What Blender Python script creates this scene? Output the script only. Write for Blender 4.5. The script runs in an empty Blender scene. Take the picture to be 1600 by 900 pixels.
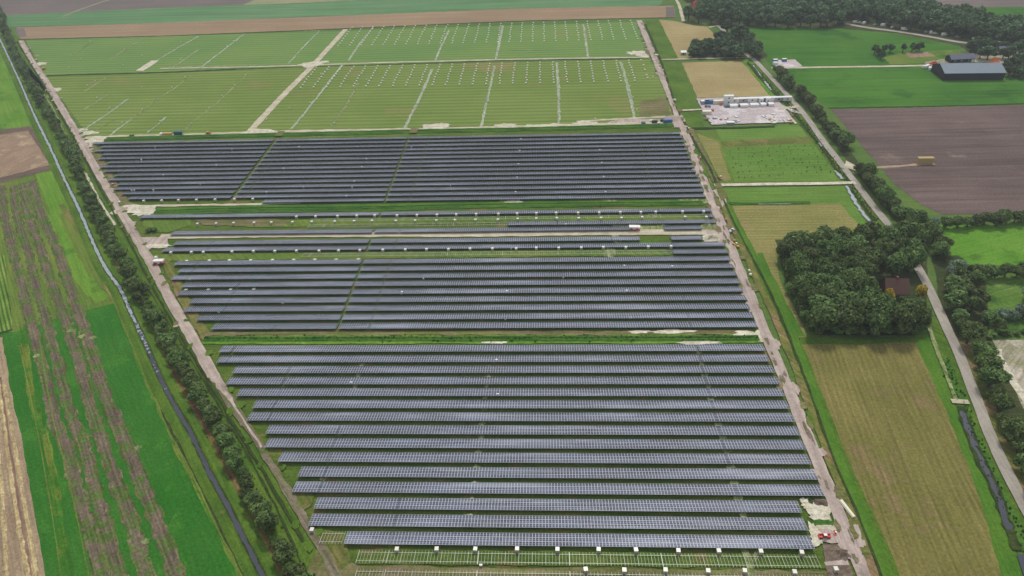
import bpy, math, random
import numpy as np
from mathutils import Matrix, Vector
R = math.radians
scene = bpy.context.scene
COL = scene.collection

# ------------------------------------------------------------------ camera
CAM_H = 187.0
YAW, PITCH, ROLL, FPX = 0.0576238, 0.6330775, -0.0409309, 1074.4
def cam_axes():
    cy, sy = math.cos(YAW), math.sin(YAW)
    f = Vector((-sy*math.cos(PITCH), cy*math.cos(PITCH), -math.sin(PITCH)))
    r = Vector((cy, sy, 0)); u = r.cross(f)
    c, s = math.cos(ROLL), math.sin(ROLL)
    return f, c*r + s*u, -s*r + c*u
f_, r_, u_ = cam_axes()
cd = bpy.data.cameras.new("camera"); cam = bpy.data.objects.new("camera", cd); COL.objects.link(cam)
cam.matrix_world = Matrix(((r_.x, u_.x, -f_.x, 0), (r_.y, u_.y, -f_.y, 0), (r_.z, u_.z, -f_.z, CAM_H), (0, 0, 0, 1)))
cd.sensor_width = 36; cd.lens = FPX/1600*36; cd.clip_start = 1; cd.clip_end = 20000
scene.camera = cam

# ------------------------------------------------------------------ light and sky (overcast)
SUN_EL, SUN_AZ = 56, 8          # degrees; azimuth from the viewing direction (+Y), negative = to the left
scene.view_settings.view_transform = 'Standard'; scene.view_settings.look = 'None'
scene.view_settings.exposure = -0.18; scene.view_settings.gamma = 1.0
w = bpy.data.worlds.new("World"); scene.world = w; w.use_nodes = True
nt = w.node_tree; nt.nodes.clear()
def wn(t, **k):
    n = nt.nodes.new(t)
    for a, b in k.items(): setattr(n, a, b)
    return n
sky = wn('ShaderNodeTexSky', sky_type='NISHITA', sun_disc=False)
sky.sun_elevation = R(SUN_EL); sky.sun_rotation = R(SUN_AZ); sky.air_density = 1.2; sky.dust_density = 2.0
bg1 = wn('ShaderNodeBackground'); bg1.inputs[1].default_value = 0.10; nt.links.new(sky.outputs[0], bg1.inputs[0])
tc = wn('ShaderNodeTexCoord'); mp = wn('ShaderNodeMapping'); mp.inputs['Scale'].default_value = (1, 1, 2.2)
nt.links.new(tc.outputs['Generated'], mp.inputs[0])
cl = wn('ShaderNodeTexNoise'); cl.inputs['Scale'].default_value = 2.6; cl.inputs['Detail'].default_value = 5; cl.inputs['Roughness'].default_value = .55
nt.links.new(mp.outputs[0], cl.inputs[0])
cr = wn('ShaderNodeValToRGB')
cr.color_ramp.elements[0].position = .36; cr.color_ramp.elements[0].color = (.42, .46, .53, 1)
cr.color_ramp.elements[1].position = .66; cr.color_ramp.elements[1].color = (1.3, 1.31, 1.33, 1)
nt.links.new(cl.outputs[0], cr.inputs[0])
bg2 = wn('ShaderNodeBackground'); bg2.inputs[1].default_value = 0.62; # overcast cloud cover: darker towards the horizon than overhead, the same all round
sx = wn('ShaderNodeSeparateXYZ'); nt.links.new(tc.outputs['Generated'], sx.inputs[0])
mrz = wn('ShaderNodeMapRange'); mrz.inputs['From Min'].default_value = .05; mrz.inputs['From Max'].default_value = .62
mrz.inputs['To Min'].default_value = .5; mrz.inputs['To Max'].default_value = 1.4; nt.links.new(sx.outputs['Z'], mrz.inputs[0])
vs = wn('ShaderNodeVectorMath', operation='SCALE'); nt.links.new(cr.outputs[0], vs.inputs[0]); nt.links.new(mrz.outputs[0], vs.inputs['Scale'])
nt.links.new(vs.outputs[0], bg2.inputs[0])
mx = wn('ShaderNodeMixShader'); mx.inputs[0].default_value = .85
nt.links.new(bg1.outputs[0], mx.inputs[1]); nt.links.new(bg2.outputs[0], mx.inputs[2])
wo = wn('ShaderNodeOutputWorld'); nt.links.new(mx.outputs[0], wo.inputs[0])
sd = bpy.data.lights.new("sun", 'SUN'); sd.energy = 2.4; sd.angle = R(11); sd.color = (1, .96, .9)
so = bpy.data.objects.new("sun", sd); COL.objects.link(so)
so.rotation_euler = (R(90 - SUN_EL), 0, R(180 - SUN_AZ) )
so.rotation_euler = Vector((-math.sin(R(SUN_AZ))*math.cos(R(SUN_EL)), -math.cos(R(SUN_AZ))*math.cos(R(SUN_EL)), -math.sin(R(SUN_EL)))).to_track_quat('-Z', 'Y').to_euler()
so.location = (0, 0, 300)

# ------------------------------------------------------------------ helpers
def S(r, g, b):
    return tuple(((v/255+.055)/1.055)**2.4 if v > 10 else v/255/12.92 for v in (r, g, b)) + (1,)
ORD = ("first second third fourth fifth sixth seventh eighth ninth tenth eleventh twelfth thirteenth fourteenth fifteenth sixteenth "
       "seventeenth eighteenth nineteenth").split()
TENS = "twenty thirty forty fifty sixty seventy eighty ninety".split()
TENTH = "twentieth thirtieth fortieth fiftieth sixtieth seventieth eightieth ninetieth".split()
def nth(n):
    if n <= 19: return ORD[n-1]
    if n >= 100: return "hundredth" if n == 100 else "hundred and " + nth(n-100)
    t, u = divmod(n, 10)
    return TENTH[t-2] if u == 0 else TENS[t-2] + "-" + ORD[u-1]
def tag(o, label=None, cat=None, group=None, kind=None):
    if label: o['label'] = label
    if cat: o['category'] = cat
    if group: o['group'] = group
    if kind: o['kind'] = kind
    return o
def link(name, data, parent=None, loc=(0, 0, 0), rz=0, sc=None):
    o = bpy.data.objects.new(name, data); COL.objects.link(o)
    if parent: o.parent = parent
    o.location = loc; o.rotation_euler = (0, 0, rz)
    if sc: o.scale = sc if hasattr(sc, '__len__') else (sc, sc, sc)
    return o
def empty(name, loc, rz=0, label=None, cat=None, group=None, sc=None):
    o = link(name, None, None, loc, rz, sc); o.empty_display_size = .5
    return tag(o, label, cat, group)
def mesh(name, V, F, mats, fm=None, smooth=False):
    me = bpy.data.meshes.new(name); me.from_pydata([tuple(v) for v in V], [], [tuple(f) for f in F])
    for m in (mats if isinstance(mats, (list, tuple)) else [mats]): me.materials.append(m)
    if fm is not None: me.polygons.foreach_set('material_index', fm)
    if smooth: me.polygons.foreach_set('use_smooth', [True]*len(me.polygons))
    me.update(); return me
def quads_mesh(name, Q, mats, fm=None):
    """Q: (n,4,3) array of quads"""
    Q = np.asarray(Q, dtype=np.float32); n = len(Q)
    me = bpy.data.meshes.new(name)
    me.vertices.add(n*4); me.vertices.foreach_set('co', Q.reshape(-1))
    me.loops.add(n*4); me.loops.foreach_set('vertex_index', np.arange(n*4, dtype=np.int32))
    me.polygons.add(n); me.polygons.foreach_set('loop_start', np.arange(0, n*4, 4, dtype=np.int32))
    me.polygons.foreach_set('loop_total', np.full(n, 4, dtype=np.int32))
    for m in (mats if isinstance(mats, (list, tuple)) else [mats]): me.materials.append(m)
    if fm is not None: me.polygons.foreach_set('material_index', np.asarray(fm, dtype=np.int32))
    me.update(calc_edges=True); me.validate(); return me
class MB:
    """collects shapes for one mesh"""
    def __init__(s): s.V = []; s.F = []; s.M = []
    def add(s, V, F, m=0):
        k = len(s.V); s.V += [tuple(v) for v in V]; s.F += [tuple(i+k for i in f) for f in F]; s.M += [m]*len(F); return s
    def box(s, x0, x1, y0, y1, z0, z1, m=0, rz=0, o=(0, 0, 0)):
        V = [(x, y, z) for z in (z0, z1) for (x, y) in ((x0, y0), (x1, y0), (x1, y1), (x0, y1))]
        c, n = math.cos(rz), math.sin(rz)
        V = [(o[0]+x*c-y*n, o[1]+x*n+y*c, o[2]+z) for x, y, z in V]
        return s.add(V, [(0, 3, 2, 1), (4, 5, 6, 7), (0, 1, 5, 4), (1, 2, 6, 5), (2, 3, 7, 6), (3, 0, 4, 7)], m)
    def beam(s, a, b, w, h=None, m=0):
        a, b = Vector(a), Vector(b); d = (b-a).normalized(); h = h or w
        up = Vector((0, 0, 1)) if abs(d.z) < .95 else Vector((1, 0, 0))
        x = d.cross(up).normalized()*w/2; y = x.cross(d).normalized()*h/2
        V = [p+i*x+j*y for p in (a, b) for i, j in ((-1, -1), (1, -1), (1, 1), (-1, 1))]
        return s.add(V, [(0, 3, 2, 1), (4, 5, 6, 7), (0, 1, 5, 4), (1, 2, 6, 5), (2, 3, 7, 6), (3, 0, 4, 7)], m)
    def cyl(s, a, b, r0, r1=None, n=10, m=0):
        a, b = Vector(a), Vector(b); r1 = r0 if r1 is None else r1; d = (b-a).normalized()
        up = Vector((0, 0, 1)) if abs(d.z) < .95 else Vector((1, 0, 0))
        x = d.cross(up).normalized(); y = x.cross(d)
        V = [p+r*(math.cos(t)*x+math.sin(t)*y) for p, r in ((a, r0), (b, r1)) for t in [2*math.pi*i/n for i in range(n)]]
        F = [(i, (i+1) % n, n+(i+1) % n, n+i) for i in range(n)]+[tuple(range(n))[::-1], tuple(range(n, 2*n))]
        return s.add(V, F, m)
    def prism(s, prof, y0, y1, m=0, ms=None):
        """profile of (x,z) points extruded along y"""
        n = len(prof); V = [(x, y0, z) for x, z in prof]+[(x, y1, z) for x, z in prof]
        s.add(V, [(i, n+i, n+(i+1) % n, (i+1) % n) for i in range(n)]+[tuple(range(n)), tuple(range(n, 2*n))[::-1]], m)
        return s
    def mesh(s, name, mats): return mesh(name, s.V, s.F, mats, s.M)
    def build(s, name, mats, parent=None, loc=(0, 0, 0), rz=0): return link(name, s.mesh(name, mats), parent, loc, rz)
def tree_copy(root, loc, rz, label=None, group=None):
    r = root.copy(); COL.objects.link(r); r.location = loc; r.rotation_euler = (0, 0, rz)
    if label: r['label'] = label
    if group: r['group'] = group
    for ch in list(root.children):
        c = ch.copy(); COL.objects.link(c); c.parent = r
        for g in ch.children:
            d = g.copy(); COL.objects.link(d); d.parent = c
    return r

# ------------------------------------------------------------------ materials
def newmat(name):
    m = bpy.data.materials.new(name); m.use_nodes = True; n = m.node_tree
    return m, n, n.nodes['Principled BSDF']
def N(n, t, **k):
    o = n.nodes.new(t)
    for a, b in k.items(): setattr(o, a, b)
    return o
def mixc(n, fac, a, b, mode='MIX'):
    m = N(n, 'ShaderNodeMix', data_type='RGBA', blend_type=mode)
    for s, v in ((m.inputs['Factor'], fac), (m.inputs['A'], a), (m.inputs['B'], b)):
        if hasattr(v, 'links') or hasattr(v, 'is_linked'): n.links.new(v, s)
        else: s.default_value = v
    return m.outputs['Result']
def ramp(n, inp, lo, hi):
    m = N(n, 'ShaderNodeMapRange'); m.inputs['From Min'].default_value = lo; m.inputs['From Max'].default_value = hi
    m.interpolation_type = 'SMOOTHSTEP'; n.links.new(inp, m.inputs['Value']); return m.outputs[0]
def noise(n, vec, scale, detail=3, rough=.55):
    t = N(n, 'ShaderNodeTexNoise'); t.inputs['Scale'].default_value = scale; t.inputs['Detail'].default_value = detail
    t.inputs['Roughness'].default_value = rough; n.links.new(vec, t.inputs['Vector']); return t.outputs['Fac']
def field(name, c1, c2, scale=.03, ang=0, streak=.35, swid=.8, lines=None, patch=None, patch_t=.62, patch_s=.06, fine=.3, rough=.95):
    """soil and crop surface: two tones, streaks along ang, optional drilled lines (period, strength) and patches of a third tone"""
    m, n, b = newmat(name)
    g = N(n, 'ShaderNodeNewGeometry'); pos = g.outputs['Position']
    rot = N(n, 'ShaderNodeVectorRotate', rotation_type='Z_AXIS'); rot.inputs['Angle'].default_value = -R(ang); n.links.new(pos, rot.inputs['Vector'])
    al = N(n, 'ShaderNodeMapping'); al.inputs['Scale'].default_value = (.035, 1, 1); n.links.new(rot.outputs[0], al.inputs[0])
    base = mixc(n, ramp(n, noise(n, pos, scale, 4, .6), .32, .68), c1, c2)
    if patch: base = mixc(n, ramp(n, noise(n, pos, patch_s, 5, .65), patch_t-.06, patch_t+.06), base, patch)
    def lum(fac_out, amt, base):
        mr = N(n, 'ShaderNodeMapRange'); mr.inputs['From Min'].default_value = .3; mr.inputs['From Max'].default_value = .7
        mr.inputs['To Min'].default_value = 1-amt; mr.inputs['To Max'].default_value = 1+amt; mr.clamp = False
        n.links.new(fac_out, mr.inputs['Value'])
        h = N(n, 'ShaderNodeVectorMath', operation='SCALE'); n.links.new(base, h.inputs[0]); n.links.new(mr.outputs[0], h.inputs['Scale'])
        return h.outputs[0]
    if streak: base = lum(noise(n, al.outputs[0], swid, 3, .6), streak, base)
    if fine:
        base = lum(noise(n, pos, 1.1, 4, .7), fine, base)
    if lines:
        wv = N(n, 'ShaderNodeTexWave', wave_type='BANDS', bands_direction='Y'); wv.inputs['Scale'].default_value = 2*math.pi/20/lines[0]
        wv.inputs['Distortion'].default_value = lines[2] if len(lines) > 2 else .6; wv.inputs['Detail'].default_value = 2; wv.inputs['Detail Scale'].default_value = .3
        n.links.new(rot.outputs[0], wv.inputs['Vector'])
        mr = N(n, 'ShaderNodeMapRange'); mr.inputs['To Min'].default_value = 1-lines[1]; mr.inputs['To Max'].default_value = 1+lines[1]
        n.links.new(wv.outputs['Fac'], mr.inputs['Value'])
        h = N(n, 'ShaderNodeVectorMath', operation='SCALE'); n.links.new(base, h.inputs[0]); n.links.new(mr.outputs[0], h.inputs['Scale']); base = h.outputs[0]
    n.links.new(base, b.inputs['Base Color']); b.inputs['Roughness'].default_value = rough; b.inputs['Specular IOR Level'].default_value = .04
    bp = N(n, 'ShaderNodeBump'); bp.inputs['Strength'].default_value = .5; bp.inputs['Distance'].default_value = .25
    n.links.new(noise(n, pos, 1.6, 4, .7), bp.inputs['Height']); n.links.new(bp.outputs[0], b.inputs['Normal'])
    return m
def paint(name, c, rough=.5, metal=0, var=.12, spec=.5, scale=1.5):
    m, n, b = newmat(name); tc = N(n, 'ShaderNodeTexCoord')
    nz = noise(n, tc.outputs['Object'], scale, 4, .6)
    c0 = tuple(v*(1-var) for v in c[:3])+(1,); c1 = tuple(min(1, v*(1+var)) for v in c[:3])+(1,)
    n.links.new(mixc(n, nz, c0, c1), b.inputs['Base Color'])
    b.inputs['Roughness'].default_value = rough; b.inputs['Metallic'].default_value = metal; b.inputs['Specular IOR Level'].default_value = spec
    return m
def water(name, c, rough=.08):
    m, n, b = newmat(name); g = N(n, 'ShaderNodeNewGeometry')
    b.inputs['Base Color'].default_value = c; b.inputs['Roughness'].default_value = rough; b.inputs['IOR'].default_value = 1.9
    bp = N(n, 'ShaderNodeBump'); bp.inputs['Strength'].default_value = .06; bp.inputs['Distance'].default_value = .05
    n.links.new(noise(n, g.outputs['Position'], 2.5, 3), bp.inputs['Height']); n.links.new(bp.outputs[0], b.inputs['Normal'])
    return m
def leafmat(name, c1, c2, c3=None):
    m, n, b = newmat(name); oi = N(n, 'ShaderNodeObjectInfo'); g = N(n, 'ShaderNodeNewGeometry'); tc = N(n, 'ShaderNodeTexCoord')
    col = mixc(n, ramp(n, noise(n, g.outputs['Position'], .45, 4, .65), .35, .68), c1, c2)
    hs = N(n, 'ShaderNodeHueSaturation')
    for k, lo, hi in (('Hue', .48, .515), ('Value', .7, 1.35)):
        mr = N(n, 'ShaderNodeMapRange'); mr.inputs['To Min'].default_value = lo; mr.inputs['To Max'].default_value = hi
        n.links.new(oi.outputs['Random'], mr.inputs['Value']); n.links.new(mr.outputs[0], hs.inputs[k])
    n.links.new(col, hs.inputs['Color'])
    n.links.new(hs.outputs[0], b.inputs['Base Color']); b.inputs['Roughness'].default_value = .6; b.inputs['Specular IOR Level'].default_value = .25
    tr = N(n, 'ShaderNodeBsdfTranslucent'); n.links.new(hs.outputs[0], tr.inputs[0])
    ms = N(n, 'ShaderNodeMixShader'); ms.inputs[0].default_value = .25
    n.links.new(b.outputs[0], ms.inputs[1]); n.links.new(tr.outputs[0], ms.inputs[2])
    n.links.new(ms.outputs[0], n.nodes['Material Output'].inputs[0])
    return m

M = {}
M['farmland'] = field('farmland', S(98, 122, 60), S(84, 112, 52), .02, 0, .2)
M['verge'] = field('verge grass', S(94, 120, 44), S(72, 104, 36), .06, -51.5, .2, 1.0, patch=S(116, 116, 64), patch_t=.66)
M['verge_dry'] = field('dry verge', S(124, 120, 66), S(92, 106, 48), .09, -51.5, .25, 1.0, patch=S(138, 116, 84), patch_t=.56)
M['bright'] = field('bright grass', S(92, 136, 40), S(110, 144, 54), .04, -51.5, .18, patch=S(80, 122, 40), patch_t=.6, patch_s=.05)
M['deep'] = field('deep green grass', S(46, 106, 32), S(60, 112, 40), .03, -51.5, .10, 1.0, patch=S(66, 120, 42), patch_t=.58, patch_s=.07, fine=.3)
M['deep_e'] = field('green field margin', S(72, 114, 36), S(88, 124, 42), .05, -95, .12, 1.0, fine=.25)
M['olive'] = field('olive grass', S(112, 128, 56), S(92, 118, 48), .03, -51.5, .25, 1.0)
M['strip_soil'] = field('bare soil strip', S(118, 104, 88), S(98, 88, 74), .1, -51.5, .35, 1.4, patch=S(88, 108, 54), patch_t=.52, patch_s=.14, fine=.4)
M['strip_mixed'] = field('soil strip with regrowth', S(72, 104, 40), S(104, 100, 66), .12, -51.5, .4, 1.1, patch=S(124, 110, 90), patch_t=.56, patch_s=.16, fine=.4)
M['yellow_strip'] = field('yellowed grass strip', S(112, 124, 50), S(76, 114, 36), .06, -51.5, .3, 1.2, patch=S(60, 110, 34), patch_t=.52)
M['stubble_tan'] = field('tan stubble', S(170, 150, 122), S(150, 130, 106), .05, -51.5, .25, 1.2)
M['straw'] = field('straw rows', S(192, 174, 130), S(168, 148, 110), .3, -51.5, .3, 1.5, fine=.45)
M['rut'] = field('wheel rut', S(122, 98, 84), S(140, 114, 98), .1, -51.5, .3, 1.5)
M['maize'] = field('maize crop', S(84, 116, 44), S(112, 136, 62), .05, -51.5, .2, 1, lines=(1.6, .45))
M['reed'] = field('reed and soil bank', S(124, 106, 68), S(96, 92, 48), .12, -51.5, .4, 1.2, patch=S(118, 86, 68), patch_t=.52)
M['tilled_pink'] = field('tilled pinkish soil', S(158, 134, 112), S(140, 118, 98), .06, 75, .25, 1.1, patch=S(176, 154, 126), patch_t=.58)
M['tilled_edge'] = field('dark soil border', S(116, 96, 88), S(102, 90, 76), .1, 0, .25)
M['plot'] = field('staked plot grass', S(120, 138, 70), S(108, 130, 60), .012, 0, .10, .5, lines=(5.95, .17, .15), patch=S(134, 130, 78), patch_t=.62, patch_s=.012, fine=.2)
M['plot_far'] = field('staked plot grass farther', S(104, 136, 72), S(116, 142, 74), .012, 0, .10, .5, lines=(5.95, .15, .15), patch=S(128, 134, 80), patch_t=.66, patch_s=.012, fine=.2)
M['array_grass'] = field('grass under the panels', S(74, 100, 36), S(96, 112, 48), .05, 0, .25, .8, patch=S(114, 108, 60), patch_t=.6, fine=.35)
M['row_soil'] = field('trampled soil', S(128, 116, 88), S(104, 110, 58), .08, 0, .35, .8)
M['gravel'] = field('gravel road', S(190, 174, 164), S(170, 154, 144), .12, 90, .22, .9, fine=.16, patch=S(150, 136, 124), patch_t=.62, patch_s=.05)
M['gravel_w'] = field('gravel road west', S(190, 174, 162), S(170, 154, 142), .12, -51.5, .22, .9, fine=.16, patch=S(152, 138, 124), patch_t=.62, patch_s=.05)
M['gravel_light'] = field('light sand track', S(204, 194, 172), S(184, 174, 148), .15, 0, .15, .8, fine=.2)
M['dirt'] = field('brown dirt track', S(132, 118, 104), S(108, 106, 76), .15, -51.5, .3, 1.4, patch=S(88, 108, 50), patch_t=.58, patch_s=.2)
M['sand'] = field('pale sand', S(216, 210, 190), S(190, 182, 158), .3, 0, .2, 1, fine=.3)
M['sand_grass'] = field('sand scattered in grass', S(150, 154, 112), S(114, 132, 70), .4, 90, .5, 1, fine=.5)
M['trench'] = field('refilled cable trench', S(178, 184, 166), S(136, 150, 110), .35, 90, .3, 1.2, fine=.45)
M['asphalt'] = field('farm lane', S(178, 170, 158), S(162, 154, 142), .1, -93, .12, 1.2, fine=.1)
M['yard'] = field('depot yard gravel', S(196, 184, 182), S(176, 162, 164), .06, 0, .15, .6, patch=S(212, 204, 204), patch_t=.55)
M['moundsoil'] = field('turned soil', S(128, 112, 98), S(106, 94, 82), .25, 20, .2, 1, fine=.4)
M['far_brown'] = field('far stubble', S(160, 136, 108), S(148, 126, 100), .01, 0, .15, .2)
M['far_purple'] = field('far bare soil', S(126, 112, 108), S(112, 104, 98), .008, 0, .15, .2)
M['far_green'] = field('far green crop', S(92, 132, 86), S(106, 140, 96), .01, 0, .25, .2)
M['far_beige'] = field('far pale crop', S(160, 150, 116), S(132, 142, 102), .01, 0, .2, .2)
M['crop_e'] = field('bright crop east', S(60, 108, 34), S(78, 122, 42), .015, 0, .22, .3, patch=S(52, 98, 34), patch_t=.6, patch_s=.02)
M['stubble_w'] = field('wheat stubble', S(170, 154, 108), S(158, 140, 98), .02, 0, .12, .5, patch=S(150, 148, 100), patch_t=.6, patch_s=.015)
M['ploughed'] = field('ploughed field', S(116, 100, 94), S(100, 86, 82), .012, 1, .28, .35, patch=S(134, 118, 106), patch_t=.62, patch_s=.02)
M['mown'] = field('mown hay field', S(128, 120, 70), S(112, 110, 58), .03, -95, .2, 1.1, lines=(2.2, .07, 2.0), patch=S(130, 114, 78), patch_t=.62, patch_s=.03, fine=.3)
M['mown_h'] = field('mown field across', S(144, 136, 84), S(126, 128, 70), .03, 0, .2, .9, lines=(2.6, .08, 1.2), patch=S(150, 130, 92), patch_t=.6)
M['orchard'] = field('orchard grass', S(92, 128, 50), S(106, 136, 60), .03, 0, .22, .8)
M['meadow'] = field('meadow', S(88, 138, 40), S(104, 146, 52), .04, 20, .15, .8, patch=S(78, 120, 38), patch_t=.6)
M['rough_meadow'] = field('rough meadow', S(88, 122, 46), S(106, 132, 64), .08, 20, .25, .8, patch=S(64, 96, 40), patch_t=.55)
M['sandy_lot'] = field('sandy lot', S(164, 156, 138), S(138, 138, 104), .1, 45, .3, .8, patch=S(186, 176, 160), patch_t=.55)
M['ditch_grass'] = field('lush ditch grass', S(66, 108, 40), S(84, 120, 46), .08, 0, .3, .8)
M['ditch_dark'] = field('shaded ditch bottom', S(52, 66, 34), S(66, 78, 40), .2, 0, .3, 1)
M['forest_floor'] = field('woodland floor', S(60, 72, 42), S(80, 84, 50), .1, 0, .3, 1)
M['water'] = water('canal water', (.04, .044, .062, 1))
def sky_tint_water():
    # dark water; pale sky reflection painted into the colour, spreading towards the canal's far end
    m, n, b = newmat('sky tinted water'); g = N(n, 'ShaderNodeNewGeometry'); pos = g.outputs['Position']
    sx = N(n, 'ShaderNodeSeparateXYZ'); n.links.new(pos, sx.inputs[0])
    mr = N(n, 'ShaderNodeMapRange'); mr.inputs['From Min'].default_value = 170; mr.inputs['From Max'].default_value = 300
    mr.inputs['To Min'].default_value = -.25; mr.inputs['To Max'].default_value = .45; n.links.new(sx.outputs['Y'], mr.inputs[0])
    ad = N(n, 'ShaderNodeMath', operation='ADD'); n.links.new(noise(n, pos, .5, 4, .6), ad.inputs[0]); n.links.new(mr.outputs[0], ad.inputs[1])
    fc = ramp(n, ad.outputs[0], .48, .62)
    film = mixc(n, noise(n, pos, .9, 4, .7), S(112, 124, 132), S(178, 188, 194))  # film: pale tones of the reflected sky
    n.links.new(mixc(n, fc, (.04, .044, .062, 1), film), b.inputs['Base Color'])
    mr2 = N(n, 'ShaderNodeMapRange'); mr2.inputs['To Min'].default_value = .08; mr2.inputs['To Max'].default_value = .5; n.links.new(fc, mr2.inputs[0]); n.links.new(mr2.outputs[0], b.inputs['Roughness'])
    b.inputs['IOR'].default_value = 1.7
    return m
M['film'] = sky_tint_water()  # film: reflected sky painted as a pale water colour
M['leaf'] = leafmat('hedgerow leaves', S(72, 98, 46), S(126, 150, 82))
M['leaf_dark'] = leafmat('dark oak leaves', S(64, 90, 42), S(124, 146, 76))
M['leaf_grey'] = leafmat('grey willow leaves', S(112, 136, 112), S(140, 158, 132))
M['leaf_yellow'] = leafmat('golden leaves', S(186, 176, 50), S(220, 200, 70))
M['leaf_far'] = leafmat('far wood leaves', S(62, 86, 52), S(104, 128, 82))
M['bark'] = paint('bark', S(84, 72, 58), .9, var=.3, scale=4)
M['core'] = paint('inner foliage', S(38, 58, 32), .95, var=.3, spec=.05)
M['alu'] = paint('anodised aluminium', S(214, 216, 224), .35, .3, .05)
M['galv'] = paint('galvanised steel', S(186, 192, 174), .45, .2, .08)
M['under'] = paint('module backsheet', S(20, 23, 30), .8, 0, .1)  # near black: the shade beneath the tables is painted into this colour
M['white'] = paint('white sheet metal', S(236, 236, 232), .4, 0, .05)
M['cream'] = paint('cream panel', S(228, 222, 196), .5, 0, .06)
M['wrap'] = paint('white carton and film', S(226, 224, 208), .35, 0, .06)
M['wrapside'] = paint('grey film wrap', S(186, 184, 172), .3, 0, .1)
M['wood'] = paint('pallet wood', S(170, 138, 96), .8, 0, .2, scale=5)
M['red'] = paint('red enamel', S(206, 58, 44), .35, 0, .08)
M['orange'] = paint('orange enamel', S(222, 120, 56), .4, 0, .1)
M['yellow'] = paint('yellow enamel', S(222, 192, 40), .35, 0, .08)
M['blue'] = paint('blue enamel', S(62, 108, 160), .4, 0, .08)
M['teal'] = paint('dark teal enamel', S(36, 92, 108), .4, 0, .08)
M['tan'] = paint('tan tarp', S(196, 158, 104), .7, 0, .15)
M['black'] = paint('black rubber', S(34, 34, 36), .7, 0, .1)
M['glass_d'] = paint('dark window glass', S(40, 48, 58), .08, 0, .1, .8)
M['navy'] = paint('navy cladding', S(24, 27, 42), .7, 0, .12, scale=.6)
M['roofblue'] = paint('grey blue sheet roof', S(128, 142, 154), .5, 0, .08, scale=.4)
M['roofgrey'] = paint('slate roof', S(104, 108, 124), .7, 0, .15)
M['roofred'] = paint('orange clay tiles', S(190, 92, 66), .8, 0, .2, scale=2)
M['roofbrown'] = paint('brown clay tiles', S(96, 68, 58), .8, 0, .2, scale=2)
M['brick'] = paint('brown brick', S(120, 88, 74), .85, 0, .2, scale=3)
M['strawbale'] = paint('straw', S(184, 164, 112), .9, 0, .2, scale=3)
M['silver'] = paint('silver car paint', S(176, 180, 186), .3, .3, .05)
M['darkcar'] = paint('dark car paint', S(52, 56, 66), .3, .2, .05)
M['bluecar'] = paint('blue car paint', S(66, 88, 128), .3, .2, .05)
M['redcar'] = paint('red car paint', S(150, 54, 50), .3, .1, .05)

def cellmat():
    m, n, b = newmat('solar cells'); g = N(n, 'ShaderNodeNewGeometry'); oi = N(n, 'ShaderNodeObjectInfo')
    at = N(n, 'ShaderNodeAttribute', attribute_name='tone'); ad = N(n, 'ShaderNodeMath', operation='MULTIPLY_ADD'); ad.inputs[1].default_value = 57.0
    n.links.new(oi.outputs['Random'], ad.inputs[0]); n.links.new(at.outputs['Fac'], ad.inputs[2])
    wh = N(n, 'ShaderNodeTexWhiteNoise', noise_dimensions='1D'); n.links.new(ad.outputs[0], wh.inputs['W'])
    mp = N(n, 'ShaderNodeMapping'); mp.inputs['Scale'].default_value = (.045, .2, 1); n.links.new(g.outputs['Position'], mp.inputs[0])
    big = ramp(n, noise(n, mp.outputs[0], 1.0, 3, .6), .36, .66)
    c = mixc(n, big, S(38, 45, 62), S(76, 85, 106))
    c = mixc(n, ramp(n, wh.outputs['Value'], .5, 2.6), c, S(112, 116, 138))
    m2 = N(n, 'ShaderNodeMapping'); m2.inputs['Scale'].default_value = (.022, .07, 1); n.links.new(g.outputs['Position'], m2.inputs[0])
    dm = N(n, 'ShaderNodeMath', operation='MULTIPLY'); dm.inputs[1].default_value = .6; n.links.new(ramp(n, noise(n, m2.outputs[0], 1.0, 5, .65), .5, .68), dm.inputs[0])
    c = mixc(n, dm.outputs[0], c, S(142, 148, 164))      # cloud sheen painted as pale stretches into the cell colour
    n.links.new(c, b.inputs['Base Color'])
    rr = N(n, 'ShaderNodeMapRange'); rr.inputs['To Min'].default_value = .14; rr.inputs['To Max'].default_value = .2; n.links.new(wh.outputs['Value'], rr.inputs['Value'])
    n.links.new(rr.outputs[0], b.inputs['Roughness']); b.inputs['IOR'].default_value = 2.0
    return m
M['cell'] = cellmat()

# ------------------------------------------------------------------ ground sheets
ZN = [0]
def lift(layer):
    ZN[0] += 1; return layer*.02+(ZN[0] % 37)*.0004
rng = random.Random(7)
def resample(pts, step, closed=True):
    out = []; n = len(pts)
    for i in range(n if closed else n-1):
        a, b = pts[i], pts[(i+1) % n]; L = math.dist(a[:2], b[:2]); k = max(1, min(160, int(L/step)))
        for j in range(k): out.append((a[0]+(b[0]-a[0])*j/k, a[1]+(b[1]-a[1])*j/k))
    if not closed: out.append(tuple(pts[-1][:2]))
    return out
def sheet(name, pts, mat, layer, jit=.5, step=4, kind='structure'):
    """flat piece of ground; layer counts 2 cm steps above the base ground"""
    z = lift(layer)
    q = [(x+rng.uniform(-jit, jit), y+rng.uniform(-jit, jit), z) for x, y in resample(pts, step)] if jit else [(p[0], p[1], z) for p in pts]
    a = sum(q[i][0]*q[(i+1) % len(q)][1]-q[(i+1) % len(q)][0]*q[i][1] for i in range(len(q)))
    if a < 0: q.reverse()
    o = link(name, mesh(name, q, [tuple(range(len(q)))], M[mat])); o['kind'] = kind; return o
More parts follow.
